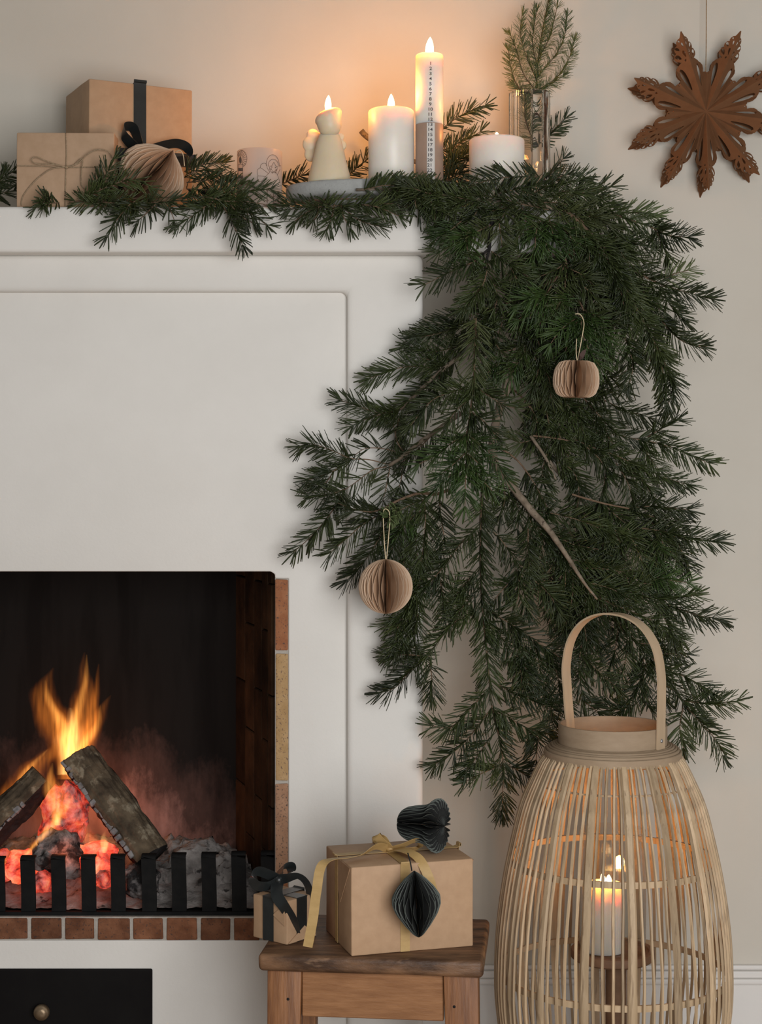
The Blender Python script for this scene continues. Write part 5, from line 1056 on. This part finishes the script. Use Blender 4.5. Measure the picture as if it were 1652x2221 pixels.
# ------------------------------------------------------------------ bamboo lantern
LX, LY = xp(1328, 2.75), 2.75
ln = thing('bamboo_lantern', 'large bulging bamboo floor lantern with arched handle at the lower right', 'lantern', (LX, LY, 0))
pr = [(.112, .772), (.121, .762), (.138, .728), (.155, .689), (.1685, .639), (.1855, .56), (.1965, .481), (.2005, .418), (.2005, .36), (.194, .30), (.182, .225), (.162, .15), (.138, .085), (.118, .035), (.112, .012)]
pz = np.array([(a, 0, b) for a, b in pr]); prs = resample(cr(pz, 4), .018)[0]
def rib_mesh(width, th, jit, seed):
    rr = random.Random(seed); V, Fc = [], []; m = len(prs); t = np.gradient(prs, axis=0)
    ph = rr.uniform(0, 6); am = jit
    for i in range(m):
        ti = unit(t[i]); nn = unit((-ti[2], 0, ti[0])); nn = nn if nn[0] > 0 else -nn; off = am*math.sin(i*.23+ph)+am*.4*math.sin(i*.71+ph*2)
        w2 = width/2*(1-.12*abs(i/(m-1)-.5)*2)
        for a, b in ((-1, -.5), (-.55, .5), (.55, .5), (1, -.5)): V.append(prs[i]+np.array((0, off+a*w2, 0))+nn*b*th)
    for i in range(m-1):
        for k in range(4):
            k2 = (k+1) % 4; Fc.append([i*4+k, i*4+k2, (i+1)*4+k2, (i+1)*4+k])
    Fc += [[3, 2, 1, 0], [(m-1)*4+k for k in range(4)]]
    me = bpy.data.meshes.new('rib'); me.from_pydata([tuple(p_) for p_ in V], [], Fc); me.update(); me.materials.append(M_bamboo)
    me.polygons.foreach_set('use_smooth', [True]*len(Fc)); me.set_sharp_from_angle(angle=math.radians(50)); return me
wide = [rib_mesh(.0150, .004, .0008, k) for k in range(3)]; thin = [rib_mesh(.0054, .0032, .0012, 10+k) for k in range(6)]
a0 = -math.pi/2+.02
for k in range(16):
    for j in range(5):
        a = a0+(k+j/5.0+(R.uniform(-.02, .02) if j else 0))*2*math.pi/16
        o = bpy.data.objects.new('rib', (wide[k % 3] if j == 0 else thin[R.randrange(6)])); COL.objects.link(o); o.parent = ln; o.rotation_euler = (0, 0, a)
def ring(r, z, w, th, mat, name='hoop', n=72):
    part(name, lathe([(r-th, z), (r, z), (r, z+w), (r-th, z+w), (r-th, z)], n, (LX, LY, 0), cap=False), mat, ln, auto=40)
ring(.1765, .583, .0105, .004, M_bamboo); ring(.1955, .391, .0105, .004, M_bamboo); ring(.166, .175, .0105, .004, M_bamboo)
ring(.1365, .722, .003, .002, M_bamboo)
part('rim', lathe([(.0885, .784), (.0925, .784), (.0925, .8205), (.0920, .8215), (.0888, .8215), (.0885, .8205), (.0885, .784)], 72, (LX, LY, 0), cap=False), M_veneer, ln, auto=40)
for i in range(6):
    rr_ = .0965+i*.0042; zt_ = .789-.0012*i*i*.35-(.0006 if i % 2 else 0)
    part('coil', lathe([(rr_-.0042, .764), (rr_-.0002, .764), (rr_, zt_-.001), (rr_-.0012, zt_), (rr_-.003, zt_), (rr_-.0042, zt_-.001), (rr_-.0042, .764)], 72, (LX, LY, 0), cap=False), M_veneer, ln, auto=40)
part('base_ring', lathe([(.085, 0), (.120, 0), (.122, .004), (.122, .020), (.118, .024), (.085, .024), (.085, 0)], 72, (LX, LY, 0), cap=False), M_veneer, ln, auto=40)
part('base_plate', lathe([(.001, .006), (.09, .006), (.09, .018), (.001, .018)], 48, (LX, LY, 0), cap=False), M_dish, ln, auto=40)
# handle
HA = math.radians(-41); hd_ = np.array((math.cos(HA), math.sin(HA), 0)); hw = np.array((-math.sin(HA), math.cos(HA), 0)); C0 = np.array((LX, LY, 0))
hp = [(.0945, .788), (.0955, .83), (.0965, .875), (.0955, .915), (.086, .957), (.064, .988), (.034, 1.005), (0, 1.010)]
full = [C0+hd_*a+np.array((0, 0, b)) for a, b in hp]+[C0-hd_*(a if i > 2 else a-.009*(3-i)/3)+np.array((0, 0, b)) for i, (a, b) in reversed(list(enumerate(hp[:-1])))]
hb = part('handle', ribbon(full, hw, .0235, .0032, 6), M_strap, ln, auto=50)
for sgn, zz_, rr_ in ((1, .802, .0965), (-1, .802, .083)):
    v, f = lathe([(.0034, 0), (.0032, .0012), (.002, .002), (.0004, .0022)], 14)
    ax_ = hd_ ; B_ = basis_from_axis(hd_, (0, 0, 1)); part('rivet', (v @ B_.T + C0+hd_*sgn*rr_+np.array((0, 0, zz_)), f), M_rivet, hb, smooth=True)
# inside: post, dish, glass
part('post', lathe([(.018, .018), (.018, .42)], 24, (LX+.006, LY, 0)), M_dish, ln, auto=40)
part('candle_dish', lathe([(.001, .420), (.068, .420), (.0715, .423), (.0715, .434), (.070, .436), (.062, .436), (.060, .433), (.001, .433)], 48, (LX, LY, 0), cap=False), M_dish, ln, auto=40)
part('glass_cylinder', lathe([(.0565, .4335), (.0565, .640), (.0550, .640), (.0550, .4335)], 56, (LX, LY, 0), cap=False), M_glass, ln, auto=40)
lc = pillar('pillar_candle', 'ivory pillar candle burning inside the bamboo lantern', LX-.016, LY-.002, .4335, .548, .0352, M_wax, (.022, .0105), dish=.006, power=1.3, lean=-.2)
flame(lc, (LX-.006, LY+.004, .546), .016, .010, 0, light=False)

# ------------------------------------------------------------------ paper star
sx_, sy_, sz_ = P(1530, 243, 3.178)
star = thing('paper_star', 'brown folded paper star with cut-out lace points hanging on the wall', 'star', (sx_, sy_, sz_))
half = [(0, 0), (.40, .1456), (.445, .162), (.47, .150), (.485, .128), (.52, .142), (.565, .150), (.61, .142), (.645, .118), (.665, .088), (.672, .070), (.69, .088), (.715, .112), (.75, .122), (.785, .112), (.80, .090), (.815, .098), (.845, .100), (.87, .086), (.878, .062), (.89, .068), (.915, .064), (.935, .046), (.938, .028), (.955, .020), (1.0, .004), (.985, 0)]
def drop(u0, v0, u1, v1, w, n=12):
    d = np.array((u1-u0, v1-v0)); L_ = np.linalg.norm(d); d /= L_; e = np.array((-d[1], d[0])); out = []
    for k in range(n):
        t = 2*math.pi*k/n; s = (1-math.cos(t))/2; out.append(np.array((u0, v0))+d*L_*s+e*w*math.sin(t)*(.35+.65*s))
    return [tuple(p_) for p_ in out]
holes = [drop(.31, .055, .61, .100, .031), drop(.40, .030, .405, .033, .004), drop(.655, .035, .685, .035, .012), drop(.705, .062, .778, .105, .023), drop(.70, .022, .79, .034, .015), drop(.805, .055, .862, .088, .017), drop(.825, .018, .88, .026, .010), drop(.895, .036, .920, .050, .009), drop(.436, .138, .452, .148, .007)]
def flat_mesh(outline, holes):
    cu = bpy.data.curves.new('c', 'CURVE'); cu.dimensions = '2D'; cu.fill_mode = 'BOTH'
    for pl in [outline]+holes:
        sp_ = cu.splines.new('POLY'); sp_.points.add(len(pl)-1)
        for i, (a, b) in enumerate(pl): sp_.points[i].co = (a, b, 0, 1)
        sp_.use_cyclic_u = True
    cu.extrude = .0022
    o = bpy.data.objects.new('c', cu); COL.objects.link(o); bpy.context.view_layer.update(); d = bpy.context.evaluated_depsgraph_get(); me = bpy.data.meshes.new_from_object(o.evaluated_get(d))
    V = np.array([v.co[:] for v in me.vertices]); Fc = [list(p_.vertices) for p_ in me.polygons]
    bpy.data.objects.remove(o); bpy.data.curves.remove(cu); bpy.data.meshes.remove(me); return V, Fc
hv, hf = flat_mesh(half, holes)
angs = sorted([111, 68, 29, -11, -54, -91, -120, -156, -201]); lens = {111: 174, 68: 176, 29: 182, -11: 178, -54: 180, -91: 178, -120: 181, -156: 177, -201: 174}
nA = len(angs); pxm = 3.178/F
for i, a in enumerate(angs):
    prv = angs[i-1]-(360 if i == 0 else 0); nxt = angs[(i+1) % nA]+(360 if i == nA-1 else 0); parts_ = []
    Rr = lens[a]*pxm
    for side, oth in ((1, nxt), (-1, prv)):
        hA = math.radians(abs(oth-a)/2); dirv = math.radians((a+oth)/2); ar = math.radians(a)
        for layer in (1, -1):
            rv = Rr*np.array((math.cos(ar), -.24*layer, math.sin(ar)))
            uv = np.array((.43, .1556)); rr_ = .455*Rr
            vp = rr_*np.array((math.cos(dirv), .22*layer, math.sin(dirv)))
            vv = (vp-uv[0]*rv)/uv[1]; nn = unit(np.cross(rv, vv))
            if nn[1]*layer > 0: nn = -nn
            c0 = np.array((sx_, sy_-.004*layer, sz_)); yoff = .0
            V = c0+hv[:, :1]*rv+hv[:, 1:2]*vv+hv[:, 2:3]*.22*nn
            parts_.append((V, hf))
    part('star_point', join(*parts_), M_star, star)
part('hanging_string', tube([P(1530, 163, 3.19), P(1531, 100, 3.19), P(1532, -60, 3.195)], .0011, 6), M_twine, star)
